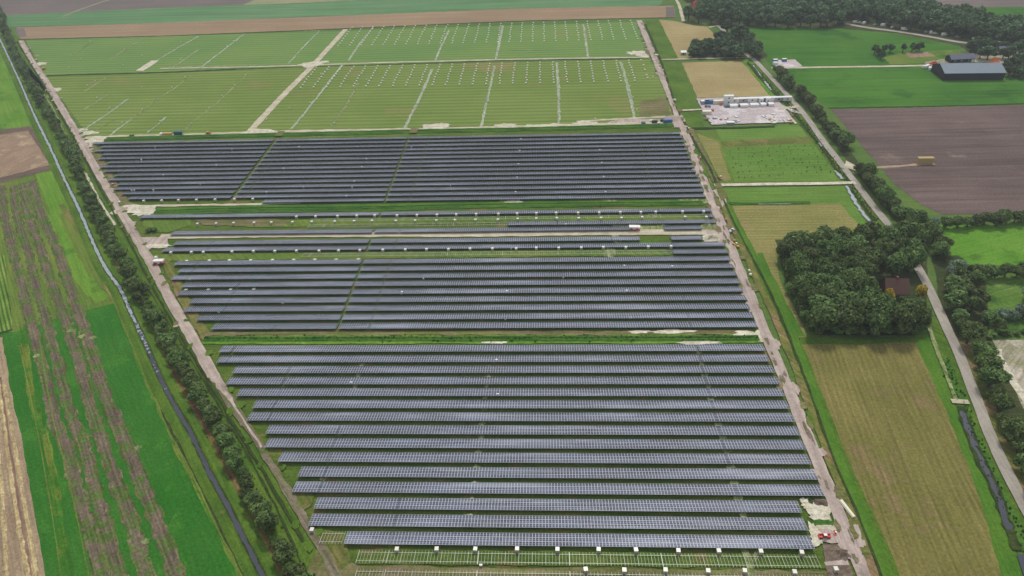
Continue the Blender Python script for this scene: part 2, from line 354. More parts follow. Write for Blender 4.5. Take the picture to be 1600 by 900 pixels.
def smooth_path(pts, step):
    P_ = [Vector(p[:2]) for p in pts]; out = []
    for i in range(len(P_)-1):
        p0, p1, p2, p3 = P_[max(0, i-1)], P_[i], P_[i+1], P_[min(len(P_)-1, i+2)]
        k = max(1, int((p2-p1).length/step))
        for j in range(k):
            t = j/k
            out.append(.5*((2*p1)+(p2-p0)*t+(2*p0-5*p1+4*p2-p3)*t*t+(3*p1-p0-3*p2+p3)*t**3))
    out.append(P_[-1]); return out
def offsets(path):
    r = []
    for i, p in enumerate(path):
        d = (path[min(i+1, len(path)-1)]-path[max(i-1, 0)]).normalized(); r.append(Vector((d.y, -d.x)))
    return r
def ribbon(name, pts, width, mat, layer, jit=.15, step=4, prof=None, kind='structure', mats=None, w1=None):
    """band along a path; prof = [(offset, height)...] across it (offset in m, to the right of travel)"""
    path = smooth_path(pts, step); nn = offsets(path); V = []; F = []; z = lift(layer)
    pr = prof or [(-width/2, 0), (width/2, 0)]; k = len(pr)
    for i, (p, d) in enumerate(zip(path, nn)):
        s = 1 if w1 is None else 1+(w1/width-1)*i/max(1, len(path)-1)
        for j, (o, h) in enumerate(pr):
            e = rng.uniform(-jit, jit) if (j in (0, k-1)) else rng.uniform(-jit, jit)*.5
            q = p+d*(o*s+e); V.append((q.x, q.y, z+h*(1+rng.uniform(-.15, .15) if h > .1 else 1)))
    for i in range(len(path)-1):
        for j in range(k-1):
            a = i*k+j; F.append((a, a+1, a+k+1, a+k))
    me = mesh(name, V, F, M[mat]); o = link(name, me); o['kind'] = kind; return o
def patch(name, c, rx, ry, mat, layer, n=18, rough=.3, h=0, kind='structure'):
    """irregular blotch, or a low mound when h > 0"""
    z = lift(layer); V = [(c[0], c[1], z+h)]; F = []
    ring = 3 if h else 1
    ph = [1+rng.uniform(-rough, rough) for _ in range(n)]
    for r_i in range(1, ring+1):
        for i in range(n):
            t = 2*math.pi*i/n; k = r_i/ring*ph[i]
            V.append((c[0]+rx*k*math.cos(t), c[1]+ry*k*math.sin(t), z+h*(math.cos(math.pi*r_i/ring)*.5+.5)*rng.uniform(.8, 1.2) if r_i < ring else z))
    for i in range(n): F.append((0, 1+i, 1+(i+1) % n))
    for r_i in range(1, ring):
        for i in range(n):
            a = 1+(r_i-1)*n; b2 = a+n; F.append((a+i, b2+i, b2+(i+1) % n, a+(i+1) % n))
    o = link(name, mesh(name, V, F, M[mat])); o['kind'] = kind; return o

base = link('ground', mesh('ground', [(-4000, -600, 0), (4000, -600, 0), (4000, 6000, 0), (-4000, 6000, 0)], [(0, 1, 2, 3)], M['farmland'])); base['kind'] = 'structure'

# --- far strips beyond the site
sheet('bare_field', [(-1382.3,1154.8),(-80.8,1110.1),(-103.5,798.4),(-229.9,789.3),(-314.3,784.2),(-427.6,779.3),(-518.1,772.1),(-589.9,765.9),(-988.9,786.6)], 'far_purple', 1, 1)
sheet('crop_field', [(-1056.0,776.8),(-589.9,765.9),(-518.1,772.1),(-427.6,779.3),(-314.3,784.2),(-229.9,789.3),(-103.5,798.4),(106.6,798.4),(137.7,842.6),(127.0,758.2),(118.7,736.1),(-30.8,738.4),(-162.3,731.2),(-293.9,724.1),(-392.7,718.8),(-542.1,717.7),(-982.0,712.6)], 'far_green', 2, 1)
sheet('crop_field', [(-328.2,782.9),(-229.9,789.3),(-61.1,799.6),(-63.4,835.0),(-237.1,818.3),(-323.1,810.1)], 'far_beige', 3, 1)
sheet('stubble_field', [(-544.1,715.6),(-392.7,718.8),(-293.9,724.1),(-162.3,731.2),(-30.8,738.4),(133.3,734.7),(128.7,692.8),(-29.4,693.6),(-215.9,681.3),(-371.7,672.8),(-512.8,673.5)], 'far_brown', 4, .6)
sheet('bare_patch', [(124.4,730.7),(132.9,732.3),(128.4,695.1),(119.6,693.7)], 'far_purple', 5, .3)
sheet('bare_patch', [(-541.8,710.8),(-533.2,712.4),(-511.5,681.9),(-518.4,680.3)], 'far_purple', 5, .3)
ribbon('farm_track', [(-489.3,845.2),(-501.0,822.7),(-508.2,800.8),(-513.6,776.9),(-516.4,754.0)], 3.5, 'far_beige', 5)
ribbon('field_boundary', [(-513.5,672.5),(-371.2,671.7),(-215.7,680.2),(-29.3,692.5),(128.5,691.7)], 2.2, 'ditch_dark', 6, .5)
sheet('bare_field', [(351.0,917.2),(753.6,862.0),(619.5,684.5),(456.1,698.2),(370.2,704.3),(343.2,711.6),(301.7,750.4)], 'far_purple', 2, 1)
sheet('grass_field', [(345.6,688.4),(369.2,702.1),(456.1,698.2),(618.0,682.4),(514.7,545.8),(404.2,603.4)], 'crop_e', 3, 1)

# --- staked plots
sheet('staked_field', [(-504.6,668.7),(93.0,680.6),(89.6,578.5),(-187.5,572.7),(-294.9,565.1),(-421.1,561.9)], 'plot_far', 3, .4)
sheet('staked_field', [(-420.2,560.3),(-294.2,563.5),(-187.1,571.0),(93.8,570.1),(88.1,439.9),(-107.4,434.6),(-195.5,434.1),(-312.2,433.6)], 'plot', 4, .4)
ribbon('field_ditch', [(-422.8,562.8),(-377.6,564.0),(-322.2,564.5),(-257.9,569.2)], 3.0, 'ditch_dark', 7, .5)
ribbon('field_ditch', [(-257.9,569.2),(-132.9,572.3),(-25.4,575.7),(80.5,572.6)], 1.6, 'ditch_dark', 7, .4)
ribbon('sand_track', [(-327.2,575.3),(-259.7,574.1),(-199.1,575.1),(-133.8,577.3),(-79.5,577.8),(-25.5,578.2),(28.0,577.4),(89.3,576.1)], 2.6, 'gravel_light', 9, .3)
ribbon('sand_track', [(-326.2,579.3),(-283.2,577.3),(-244.1,577.2)], 1.6, 'sand_grass', 9, .3)
ribbon('gravel_road', [(-190.2,679.1),(-193.8,579.7),(-198.6,501.6),(-201.1,437.5)], 5.2, 'gravel_light', 10, .3)
patch('sand_patch', [(-195.7,576.5)][0], 11, 7, 'sand', 11)
patch('sand_patch', [(-186.2,582.5)][0], 4, 3, 'sand', 11)
for k, (p, wd, mt) in enumerate([
    ([(-331.3,667.5),(-336.4,628.4),(-340.0,594.5)], 1.8, 'trench'), ([(-340.8,596.3),(-341.6,584.5),(-342.5,569.7)], 7, 'sand'), ([(-287.7,672.3),(-289.3,623.1),(-291.5,573.0)], 1.6, 'trench'),
    ([(-313.9,624.9),(-315.1,599.8),(-316.6,572.9)], 1.2, 'trench'), ([(-214.8,676.9),(-216.3,632.8),(-217.0,579.6)], 1.4, 'trench'), ([(-164.1,683.4),(-166.0,638.5),(-165.6,584.4)], 1.9, 'trench'),
    ([(-88.1,668.5),(-89.5,626.9),(-90.5,579.3)], 1.8, 'trench'), ([(-37.5,679.0),(-38.3,632.5),(-39.0,579.1)], 2.2, 'trench'), ([(38.8,676.7),(38.7,628.4),(38.2,578.8)], 2.0, 'trench'),
    ([(-431.7,659.0),(-430.1,633.4),(-430.0,614.8)], 1.4, 'sand_grass'), ([(-384.2,661.4),(-385.6,630.2),(-384.8,599.3)], 1.4, 'sand_grass'),
    ([(-320.0,504.1),(-321.2,472.5),(-323.5,441.6)], 1.6, 'trench'), ([(-297.2,463.0),(-298.0,450.4),(-298.5,435.1)], 1.4, 'trench'), ([(-272.8,466.6),(-273.0,451.6),(-273.7,438.4)], 1.4, 'trench'),
    ([(-341.5,516.1),(-342.5,498.6),(-344.3,483.4)], 1.6, 'sand_grass'), ([(-363.8,553.8),(-364.0,538.7),(-365.0,522.9)], 1.5, 'sand_grass'), ([(-296.3,505.5),(-296.3,481.0),(-297.9,459.6)], 1.5, 'sand_grass'),
    ([(-290.9,555.5),(-292.9,523.1),(-296.3,505.5)], 1.1, 'sand_grass'), ([(-243.8,552.6),(-245.3,493.6),(-248.9,455.1),(-247.9,439.5)], 1.1, 'sand_grass'), ([(-309.4,463.6),(-312.4,451.1),(-313.2,442.2)], 1.2, 'sand_grass'),
    ([(-168.5,573.1),(-170.2,516.3),(-171.4,474.9),(-173.0,440.6)], 1.9, 'trench'), ([(-145.3,528.9),(-144.7,482.2),(-145.7,443.8)], 1.8, 'sand_grass'),
    ([(-90.6,558.4),(-91.1,505.1),(-92.7,467.5),(-93.8,439.3)], 2.2, 'trench'), ([(-39.2,563.0),(-40.3,502.3),(-41.1,470.9),(-41.6,438.1)], 1.8, 'trench'),
    ([(11.9,569.2),(11.9,519.7),(11.6,480.4),(10.7,438.0)], 2.0, 'trench'), ([(64.1,565.6),(64.1,523.6),(63.4,483.9),(62.3,441.1)], 2.3, 'trench')]):
    ribbon('refilled_trench', p, wd, mt, 12, .45, 3)
ribbon('sand_streak', [(-26.3,602.2),(-4.1,601.5),(15.8,600.9)], 1.2, 'sand_grass', 12, .4)
ribbon('sand_streak', [(-230.3,676.1),(-214.5,675.8)], 2.0, 'sand_grass', 12, .4)
ribbon('sand_streak', [(22.5,445.0),(37.8,446.5),(61.8,448.7),(83.6,449.9)], 2.2, 'gravel_light', 12, .6)
sheet('bare_patch', [(70.7,479.8),(88.9,486.3),(87.6,447.5),(66.8,454.1)], 'row_soil', 11, .8)
sheet('gravel_apron', [(39.5,439.9),(55.3,447.9),(78.9,446.8),(85.0,444.4),(85.8,435.7),(64.7,435.6)], 'gravel', 13, .5)
patch('sand_patch', [(79.0,587.7)][0], 9, 5, 'sand', 11); patch('sand_patch', [(85.6,580.5)][0], 8, 4, 'sand', 11)
for x, y, a, b in [(-463.4,617.2,4,3),(-445.5,594.7,6,5),(-392.4,527.3,6,5),(-387.4,514.4,4,5),(-365.1,489.5,3,5),(-354.1,476.4,3,4),(-326.8,445.0,6,4),(-318.2,440.3,8,3)]: patch('sand_patch', (x, y), a, b, 'sand' if a > 4 else 'sand_grass', 9)

# --- the band between the staked plots and the far array
sheet('verge', [(-306.4,431.2),(-195.7,434.6),(-90.2,436.0),(22.3,438.5),(86.3,438.9),(85.8,430.5),(21.9,429.1),(-88.8,427.0),(-301.9,422.7)], 'olive', 5, .3)
ribbon('sand_track', [(-316.6,431.6),(-284.7,433.0),(-240.1,433.8),(-196.1,435.7),(-151.9,436.5),(-90.3,436.5),(-38.1,436.9),(22.3,438.5),(86.5,440.5)], 4.2, 'gravel_light', 14, .5)
ribbon('field_ditch', [(-297.6,428.3),(-238.3,429.5),(-194.3,430.5),(-89.6,432.1),(-20.6,432.6),(86.5,434.6)], 5.5, 'ditch_grass', 15, .4, 4, prof=[(-3.2, 0), (-2, .9), (-.7, .8), (0, .05), (.7, .8), (2, .9), (3.2, 0)])
for x, y in [(-177.7,431.2),(-86.6,432.6)]: sheet('culvert_crossing', [(x-2.5, y-4), (x+2.5, y-4), (x+2.5, y+4), (x-2.5, y+4)], 'row_soil', 62, .2)
for x, y, a, b in [(-195.9,435.1,9,5),(-191.2,437.1,8,3),(-147.1,435.2,6,3),(-74.9,439.6,8,4),(-68.3,442.5,5,3),(-25.2,438.5,9,4),(-5.7,437.6,8,3),(9.4,438.0,11,3),(28.8,440.4,10,4),(-304.5,425.9,8,7),(-303.8,428.0,6,4)]: patch('sand_patch', (x, y), a, b*1.2, 'sand', 16)

# --- array ground
sheet('array_ground', [(-316.0,430.6),(88.0,433.5),(91.3,406.4),(94.4,350.8),(90.8,230.3),(90.1,112.4),(86.4,79.2),(-60.9,76.3),(-60.8,110.4),(-109.6,170.2),(-211.6,296.1)], 'array_grass', 2, .3)
ribbon('service_track', [(-202.3,301.9),(-150.9,302.5),(-82.9,301.8),(-29.4,301.0),(16.6,301.1),(49.1,301.0),(82.9,300.7)], 5.0, 'gravel_light', 20, .35)
sheet('sand_apron', [(-214.1,301.2),(-198.0,301.5),(-194.6,294.0),(-196.4,292.8),(-201.8,290.5),(-203.0,285.1)], 'gravel', 20, .6)
patch('sand_patch', [(-198.8,292.8)][0], 7, 2, 'sand', 22)
ribbon('sand_streak', [(-234.3,335.1),(-198.9,335.2),(-162.1,335.7),(-136.7,336.5)], 2.0, 'gravel_light', 18, .4)
patch('sand_patch', [(-234.8,331.0)][0], 8, 5, 'sand', 19); patch('sand_patch', [(-223.1,329.6)][0], 6, 6, 'sand', 19)
ribbon('sand_streak', [(-24.5,335.8),(-17.4,335.3),(-12.1,335.5)], 3, 'sand_grass', 18, .4); ribbon('sand_streak', [(-3.2,336.7),(35.6,335.4),(84.4,335.5)], 1.3, 'row_soil', 18, .4)
patch('sand_patch', [(-16.3,334.5)][0], 5, 2.5, 'sand', 19)
for x, y, a, b in [(35.9,334.6,4,2.5),(80.7,334.2,7,2),(85.6,332.6,7,3),(57.9,318.9,3,4),(32.1,283.5,3,6),(36.5,294.6,2.5,5),(51.7,306.6,14,5)]: patch('sand_patch', (x, y), a, b, 'sand_grass', 19)
sheet('bare_ground', [(36.1,308.9),(55.2,308.5),(53.7,301.6),(35.6,301.9)], 'row_soil', 18, .6)
sheet('bare_ground', [(35.5,294.0),(57.9,294.2),(56.4,287.7),(34.3,287.0)], 'verge', 18, .6)
ribbon('grass_strip', [(-218.1,328.4),(-160.3,330.2),(-88.2,330.6),(-17.3,332.1),(86.6,332.3)], 8, 'ditch_grass', 16, .4)
ribbon('field_ditch', [(-217.0,328.4),(-160.2,330.0),(-88.1,329.9),(-17.2,331.0),(86.3,330.5)], 4.4, 'ditch_grass', 17, .3, 4, prof=[(-2.6, 0), (-1.4, .7), (-.5, .6), (0, .05), (.5, .6), (1.4, .7), (2.6, 0)])
ribbon('grass_strip', [(-145.0,218.2),(-67.4,218.0),(13.1,217.8),(89.0,217.8)], 5.4, 'bright', 17, .3)
ribbon('field_ditch', [(-144.7,218.8),(-67.4,218.5),(13.1,218.2),(87.8,218.2)], 3.0, 'ditch_grass', 18, .2, 4, prof=[(-1.8, 0), (-1.0, .5), (-.45, .4), (0, .03), (.45, .4), (1.0, .5), (1.8, 0)])
ribbon('worn_strip', [(-146.1,222.2),(-68.1,222.2),(13.3,221.9),(84.8,221.9)], 2.6, 'row_soil', 16, .5)
for x, y, a, b in [(53.3,222.5,9,1.3),(39.5,222.4,5,1),(62.6,215.5,9,1.4),(83.3,221.1,5,2),(89.2,218.6,3,4),(-20.0,215.9,5,1)]: patch('sand_patch', (x, y), a, b, 'sand', 19)
for k, (x, y, a, b) in enumerate([(-22.1,206.5,1,2),(-22.3,200.8,1,2),(-22.2,195.4,1,2),(-22.4,190.4,1,2),(-22.5,184.2,1,2),(-22.4,178.3,1,2),(-22.6,171.4,1.2,2),(-22.6,164.7,1.2,2),(-23.0,157.8,1.2,2),(-23.2,151.4,1.3,2),(-23.5,144.5,1.3,2),(-24.1,138.0,1.3,2),(-24.6,131.9,1.4,2),(62.0,209.3,1.2,2),(61.8,202.9,1.2,2),(61.8,196.3,1.2,2),(62.1,190.4,1.2,2),(61.5,183.7,1.2,2),(61.7,170.7,1.4,2),(62.1,165.1,1.4,2),(62.0,158.8,1.4,2),(62.0,152.5,1.5,2),(61.7,145.4,1.5,2),(61.7,139.5,1.5,2),(61.7,133.3,1.5,2),(-73.3,202.4,1,2),(-73.4,196.5,1,2),(-73.3,190.4,1,2),(-74.2,165.7,1.4,2),(-74.6,146.5,1.4,2)]):
    patch('sand_patch', (x, y), a, b*.6, 'sand_grass', 19)
ribbon('trench_scar', [(59.4,121.7),(59.3,117.5),(59.0,113.2)], 2.2, 'sand_grass', 19, .5)
ribbon('trench_scar', [(63.4,121.3),(61.1,117.1)], 1.2, 'sand_grass', 19, .4)
for y0, y1 in ((121.5, 124), ): sheet('worn_strip', [(-71.0,127.5),(-58.1,124.7),(-59.1,122.0),(-69.0,123.6)], 'olive', 17, .5)
sheet('worn_strip', [(-69.9,121.9),(-55.9,114.5),(82.8,114.7),(83.4,112.3),(-70.3,110.2)], 'row_soil', 17, .6)
sheet('dry_patch', [(-84.3,141.2),(-75.5,140.8),(-75.7,135.8),(-79.6,133.3)], 'verge_dry', 17, .5)
sheet('dry_patch', [(-74.3,126.3),(-63.3,125.3),(-58.5,115.5),(-62.7,110.3),(-67.9,119.7)], 'verge_dry', 17, .5)
sheet('grass_strip', [(-58.0,120.2),(81.7,119.8),(81.3,115.7),(-56.1,115.1)], 'array_grass', 16, .4)
sheet('moss_strip', [(-161.1,317.1),(-120.9,318.2),(-51.3,318.7),(81.3,318.3),(83.6,313.0),(-16.6,311.9),(-119.0,310.8),(-158.8,310.4)], 'olive', 16, .4)
sheet('bare_strip', [(-191.9,318.4),(-149.5,319.5),(-134.1,315.1),(-140.1,311.9),(-178.7,312.1)], 'row_soil', 17, .8)
sheet('moss_strip', [(-194.6,285.0),(-112.3,285.4),(59.8,285.4),(60.8,279.7),(-110.6,279.0),(-187.9,279.1)], 'olive', 16, .4)
sheet('worn_ground', [(-308.0,420.9),(-301.9,422.7),(-274.4,385.4),(-256.1,362.6),(-237.2,340.2),(-220.3,325.3),(-226.2,325.4),(-241.8,338.8),(-274.0,378.4)], 'row_soil', 15, .8, 3)
sheet('worn_ground', [(-195.9,285.0),(-189.5,282.6),(-169.0,256.2),(-152.8,233.0),(-143.4,222.4),(-141.5,214.8),(-150.5,223.3),(-167.8,246.2)], 'verge_dry', 15, .8, 3)
sheet('worn_ground', [(-221.2,321.1),(-192.5,319.8),(-190.8,312.4),(-200.0,306.0),(-212.6,307.6)], 'olive', 15, .8, 3)
# --- gravel apron bottom right
sheet('sand_apron', [(81.7,137.7),(84.8,137.3),(88.6,139.5),(88.7,133.5),(88.5,130.8),(86.6,130.8),(85.5,132.1),(83.2,132.3),(82.3,134.4)], 'sand', 21, .9, 2)
for x, y, a, b in [(82.5,136.5,2,1.2),(85.1,133.5,3,1.5),(87.9,136.1,3,2.4),(82.0,128.0,1.6,3),(81.5,125.1,2,2.6),(86.0,129.0,2.5,1),(82.4,138.7,1.2,1)]: patch('sand_patch', (x, y), a, b, 'sand', 24, rough=.5)
sheet('gravel_apron', [(81.7,128.9),(88.9,130.3),(89.2,123.7),(85.8,123.7),(80.8,124.7)], 'gravel', 22, .4)
sheet('turned_soil', [(82.5,123.6),(88.6,123.7),(88.6,117.8),(88.1,112.4),(80.5,112.3)], 'moundsoil', 21, .4)
ribbon('gravel_track', [(81.3,116.9),(88.2,117.4)], 1.6, 'gravel', 23, .3)
patch('grass_patch', [(85.6,130.8)][0], 4, 1.5, 'ditch_grass', 23)
patch('soil_mound', [(87.1,120.5)][0], 2.6, 2.6, 'moundsoil', 22, h=1.2); patch('soil_mound', [(86.8,138.2)][0], 2.2, 1.6, 'moundsoil', 23, h=.8)
patch('sand_mound', [(84.2,305.6)][0], 4.2, 3.2, 'sand_grass', 22, h=1.8, n=22); patch('sand_mound', [(84.6,294.9)][0], 4.6, 3.2, 'sand', 24, h=1.8, n=22)
sheet('sand_apron', [(80.0,297.4),(84.2,299.1),(89.4,296.6),(89.0,291.8),(79.5,291.4)], 'sand', 23, .5)

# --- roads of the site
ribbon('gravel_road', [(-508.0,666.9),(-458.4,604.3),(-412.3,549.0),(-364.6,489.4),(-321.8,436.1),(-291.5,397.0),(-262.9,361.2),(-236.6,328.5),(-214.8,301.2),(-196.3,278.1),(-179.6,256.3),(-160.5,232.1),(-145.1,212.8),(-132.0,196.2)], 4.4, 'gravel_w', 26, .25)
ribbon('gravel_road', [(-132.5,196.9),(-123.9,187.3),(-117.8,180.1)], 4.2, 'gravel_w', 27, .5, 2, w1=1.0)
ribbon('gravel_road', [(-132.0,196.2),(-120.0,182.1),(-109.9,170.5)], 4.0, 'dirt', 25, .35, w1=3.0)
ribbon('dirt_track', [(-109.9,170.5),(-101.7,161.1),(-88.8,145.3),(-75.9,129.1),(-69.2,120.8),(-61.1,110.4),(-52.8,99.9)], 2.5, 'dirt', 25, .4)
ribbon('wheel_track', [(-127.5,191.9),(-110.1,171.1),(-100.1,159.6)], .8, 'gravel', 27, .2)
ribbon('gravel_road', [(92.5, 684), (92.4, 560), (92.2, 420), (91.6, 340), (91.4, 250), (91.3, 180), (91.2, 128), (91.0, 100), (91, 80)], 5.2, 'gravel', 26, .25, w1=4.2)
sheet('gravel_apron', [(93.6,343.3),(100.4,349.1),(99.2,330.2),(92.1,322.1)], 'gravel', 27, .4)
sheet('gravel_apron', [(81.0,307.9),(91.0,309.0),(92.3,295.3),(87.7,288.3),(83.3,297.9)], 'gravel', 27, .4)
sheet('gravel_apron', [(81.8,448.9),(91.0,452.9),(90.2,431.3),(83.5,431.6)], 'gravel', 27, .4)
ribbon('dirt_verge', [(96.8,431.1),(97.8,387.8),(98.0,354.6)], 3.4, 'row_soil', 24, .3)
ribbon('dirt_verge', [(97.9,350.7),(96.6,312.1),(97.0,279.1),(97.3,250.7),(97.9,228.1),(97.4,206.1),(97.0,188.3),(96.2,169.3),(95.3,151.1),(95.4,135.0),(94.8,121.7),(94.2,109.6)], 3.0, 'verge_dry', 24, .4)
ribbon('grass_strip', [(98.6,667.3),(98.1,571.4),(95.1,461.9),(96.7,425.9),(98.0,379.1),(98.4,339.5),(98.9,307.5),(100.0,279.0),(101.0,250.7),(101.5,223.9),(101.4,206.1),(100.8,188.3),(99.6,166.4),(99.2,148.6),(99.3,133.9),(99.2,120.7),(98.4,108.7)], 5.2, 'verge', 8, .3)
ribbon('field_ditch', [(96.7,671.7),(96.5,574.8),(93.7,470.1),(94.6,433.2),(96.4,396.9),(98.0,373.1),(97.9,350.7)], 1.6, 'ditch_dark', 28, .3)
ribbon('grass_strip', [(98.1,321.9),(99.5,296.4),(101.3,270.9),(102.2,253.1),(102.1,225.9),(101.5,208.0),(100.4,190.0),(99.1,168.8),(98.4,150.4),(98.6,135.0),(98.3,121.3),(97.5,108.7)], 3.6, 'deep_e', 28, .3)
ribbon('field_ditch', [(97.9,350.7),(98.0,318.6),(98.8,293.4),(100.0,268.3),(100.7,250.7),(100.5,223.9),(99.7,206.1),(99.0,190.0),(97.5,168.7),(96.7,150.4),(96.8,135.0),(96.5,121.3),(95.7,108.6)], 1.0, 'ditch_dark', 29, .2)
sheet('junction', [(96.8,352.3),(100.4,352.2),(100.4,335.8),(96.1,331.7)], 'row_soil', 30, .3)

# --- verge and bank along the canal, left side
sheet('verge', [(-649.4,781.8),(-581.0,749.9),(-512.8,671.5),(-409.7,547.4),(-330.3,449.6),(-262.1,359.5),(-213.9,299.3),(-178.5,253.7),(-131.7,195.5),(-88.4,144.0),(-60.8,110.4),(-39.0,83.0),(-71.1,82.4),(-83.7,110.0),(-128.1,165.5),(-159.8,203.0),(-201.2,256.5),(-267.0,336.5),(-362.8,456.7),(-527.7,664.4),(-740.6,911.4)], 'verge', 3, .3)
sheet('bank', [(-201.2,256.5),(-159.8,203.0),(-128.1,165.5),(-107.8,140.5),(-83.7,110.0),(-66.9,85.7),(-56.6,85.9),(-75.6,110.2),(-100.7,141.8),(-135.9,184.2),(-169.3,223.4),(-194.3,253.9)], 'reed', 5, .6)
sheet('bank', [(-267.0,336.5),(-201.2,256.5),(-194.3,253.9),(-248.5,323.1),(-259.3,336.3)], 'verge_dry', 5, .5)
ribbon('field_ditch', [(-191.8,261.6),(-166.6,231.3),(-150.1,211.6),(-129.2,186.6),(-109.2,162.5),(-93.4,142.7),(-80.7,125.8),(-70.3,110.2)], .7, 'ditch_dark', 9, .3)
ribbon('sand_streak', [(-401.6,525.0),(-375.2,493.8),(-336.6,444.3),(-321.1,423.5)], 1.0, 'sand_grass', 10, .3)
ribbon('sand_streak', [(-285.3,378.7),(-269.7,359.0),(-254.0,339.1),(-240.3,323.0),(-233.1,314.6)], 1.2, 'sand', 10, .3)
ribbon('canal_water', [(-576.0,725.3),(-519.4,655.6),(-437.3,552.0),(-374.1,471.3),(-331.1,417.8),(-295.1,372.1),(-263.0,332.0),(-236.6,297.8),(-216.0,272.2),(-201.2,256.5),(-185.9,236.9),(-171.8,219.1),(-156.5,199.2),(-142.0,181.4),(-129.4,167.0),(-115.8,149.7),(-103.8,135.5),(-92.5,121.6),(-84.0,111.1),(-74.6,99.5)], 1.3, 'film', 14, .25, 2)  # film: sky reflection painted into the water colour
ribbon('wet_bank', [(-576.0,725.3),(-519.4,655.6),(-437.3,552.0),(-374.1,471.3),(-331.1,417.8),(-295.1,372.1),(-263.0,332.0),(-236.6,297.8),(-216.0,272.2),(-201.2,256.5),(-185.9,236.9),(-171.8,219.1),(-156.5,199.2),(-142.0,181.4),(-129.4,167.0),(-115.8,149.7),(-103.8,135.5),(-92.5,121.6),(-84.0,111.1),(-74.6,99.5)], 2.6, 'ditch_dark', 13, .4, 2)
ribbon('canal_bank', [(-576.0,725.3),(-519.4,655.6),(-437.3,552.0),(-374.1,471.3),(-331.1,417.8),(-295.1,372.1),(-263.0,332.0),(-236.6,297.8),(-216.0,272.2),(-201.2,256.5),(-185.9,236.9),(-171.8,219.1),(-156.5,199.2),(-142.0,181.4),(-129.4,167.0),(-115.8,149.7),(-103.8,135.5),(-92.5,121.6),(-84.0,111.1),(-74.6,99.5)], 1, 'verge', 6, .15, 3, prof=[(-4.5, 0), (-2.8, .5), (-1.3, .45), (-.9, .05)])
ribbon('canal_bank', [(-576.0,725.3),(-519.4,655.6),(-437.3,552.0),(-374.1,471.3),(-331.1,417.8),(-295.1,372.1),(-263.0,332.0),(-236.6,297.8),(-216.0,272.2),(-201.2,256.5),(-185.9,236.9),(-171.8,219.1),(-156.5,199.2),(-142.0,181.4),(-129.4,167.0),(-115.8,149.7),(-103.8,135.5),(-92.5,121.6),(-84.0,111.1),(-74.6,99.5)], 1, 'verge', 6, .15, 3, prof=[(.9, .05), (1.3, .45), (2.6, .5), (4.5, 0)])

# --- fields west of the canal
sheet('grass_field', [(-796.3,744.2),(-633.4,780.4),(-526.3,664.2),(-442.6,558.5),(-379.5,477.7),(-358.3,450.8),(-365.5,453.4),(-383.9,445.2),(-498.7,414.0)], 'bright', 2, .5)
sheet('tilled_field', [(-473.7,439.1),(-386.2,448.7),(-368.2,454.7),(-359.6,445.3),(-309.3,386.6),(-315.4,378.8),(-331.7,365.7),(-387.3,333.5)], 'tilled_edge', 5, .4)
sheet('tilled_field', [(-467.4,431.3),(-380.2,439.6),(-364.2,446.6),(-314.9,390.4),(-322.7,385.2),(-336.8,373.4),(-393.5,341.1)], 'tilled_pink', 6, .3)
sheet('grass_field', [(-508.0,336.4),(-331.7,365.7),(-308.2,384.8),(-263.7,330.6),(-199.9,254.0),(-157.6,201.1),(-113.7,147.0),(-84.6,110.0),(-70.7,92.4),(-211.5,58.9)], 'olive', 2, .5)
sheet('grass_field', [(-317.0,378.0),(-305.4,382.9),(-265.2,332.1),(-275.4,325.2)], 'bright', 4, .4)
sheet('grass_field', [(-258.7,227.4),(-232.8,223.8),(-209.6,239.4),(-197.9,244.6),(-172.3,210.9),(-144.0,174.2),(-119.1,145.1),(-101.0,122.6),(-90.9,109.9),(-80.7,95.8),(-155.4,80.8)], 'deep', 4, .5)
ribbon('dry_strip', [(-277.1,338.2),(-244.7,303.0),(-217.4,270.0),(-198.3,246.5)], 3.0, 'verge_dry', 6, .5)
ribbon('grass_strip', [(-275.9,327.3),(-246.4,290.6),(-223.6,264.7),(-204.4,246.6)], 6.0, 'bright', 5, .8)
ribbon('pale_streak', [(-175.5,215.8),(-163.7,200.0),(-150.9,184.8)], .8, 'yellow_strip', 9, .3)
ribbon('pale_streak', [(-137.1,165.4),(-119.6,145.1),(-107.0,130.2),(-95.5,117.2),(-89.0,109.0)], .8, 'yellow_strip', 9, .3)
ribbon('field_ditch', [(-145.7,178.1),(-126.1,155.2),(-108.6,134.2),(-92.8,115.1),(-88.4,110.0)], 1.2, 'ditch_dark', 8, .4)
for wd, ln in ((3.4, [(-328.8,363.1),(-301.6,324.3),(-275.9,291.1),(-253.7,262.4),(-228.8,230.4),(-200.8,195.5),(-183.0,171.5),(-171.1,159.3),(-159.6,144.0),(-150.2,132.6),(-141.0,121.0),(-133.4,111.4),(-122.6,98.8)]),
               (3.2, [(-321.0,362.9),(-300.2,331.5),(-270.2,294.1),(-246.5,262.3),(-221.1,230.3),(-198.8,201.2),(-181.3,178.0),(-164.9,159.3),(-153.4,144.0),(-144.3,132.7),(-135.7,121.1),(-127.9,111.5),(-117.0,98.9)]),
               (3.4, [(-317.4,366.1),(-293.3,331.3),(-263.2,294.0),(-240.4,264.9),(-214.1,232.5),(-193.9,207.0),(-176.5,183.1),(-157.6,159.4),(-145.4,144.1),(-135.5,132.8),(-126.9,121.2),(-119.5,111.6),(-109.6,99.0)]),
               (3.7, [(-313.7,369.3),(-285.7,331.1),(-256.6,296.9),(-232.0,264.8),(-206.7,232.5),(-187.3,207.0),(-169.3,183.1),(-148.9,159.4),(-136.9,144.2),(-127.2,132.8),(-118.2,121.3),(-110.3,111.7),(-100.4,99.1)])):
    ribbon('soil_strip', ln, wd*1.3, 'strip_mixed', 7, .7, 2.5); ribbon('soil_strip', ln, wd*.92, 'strip_soil', 8, .7, 2)
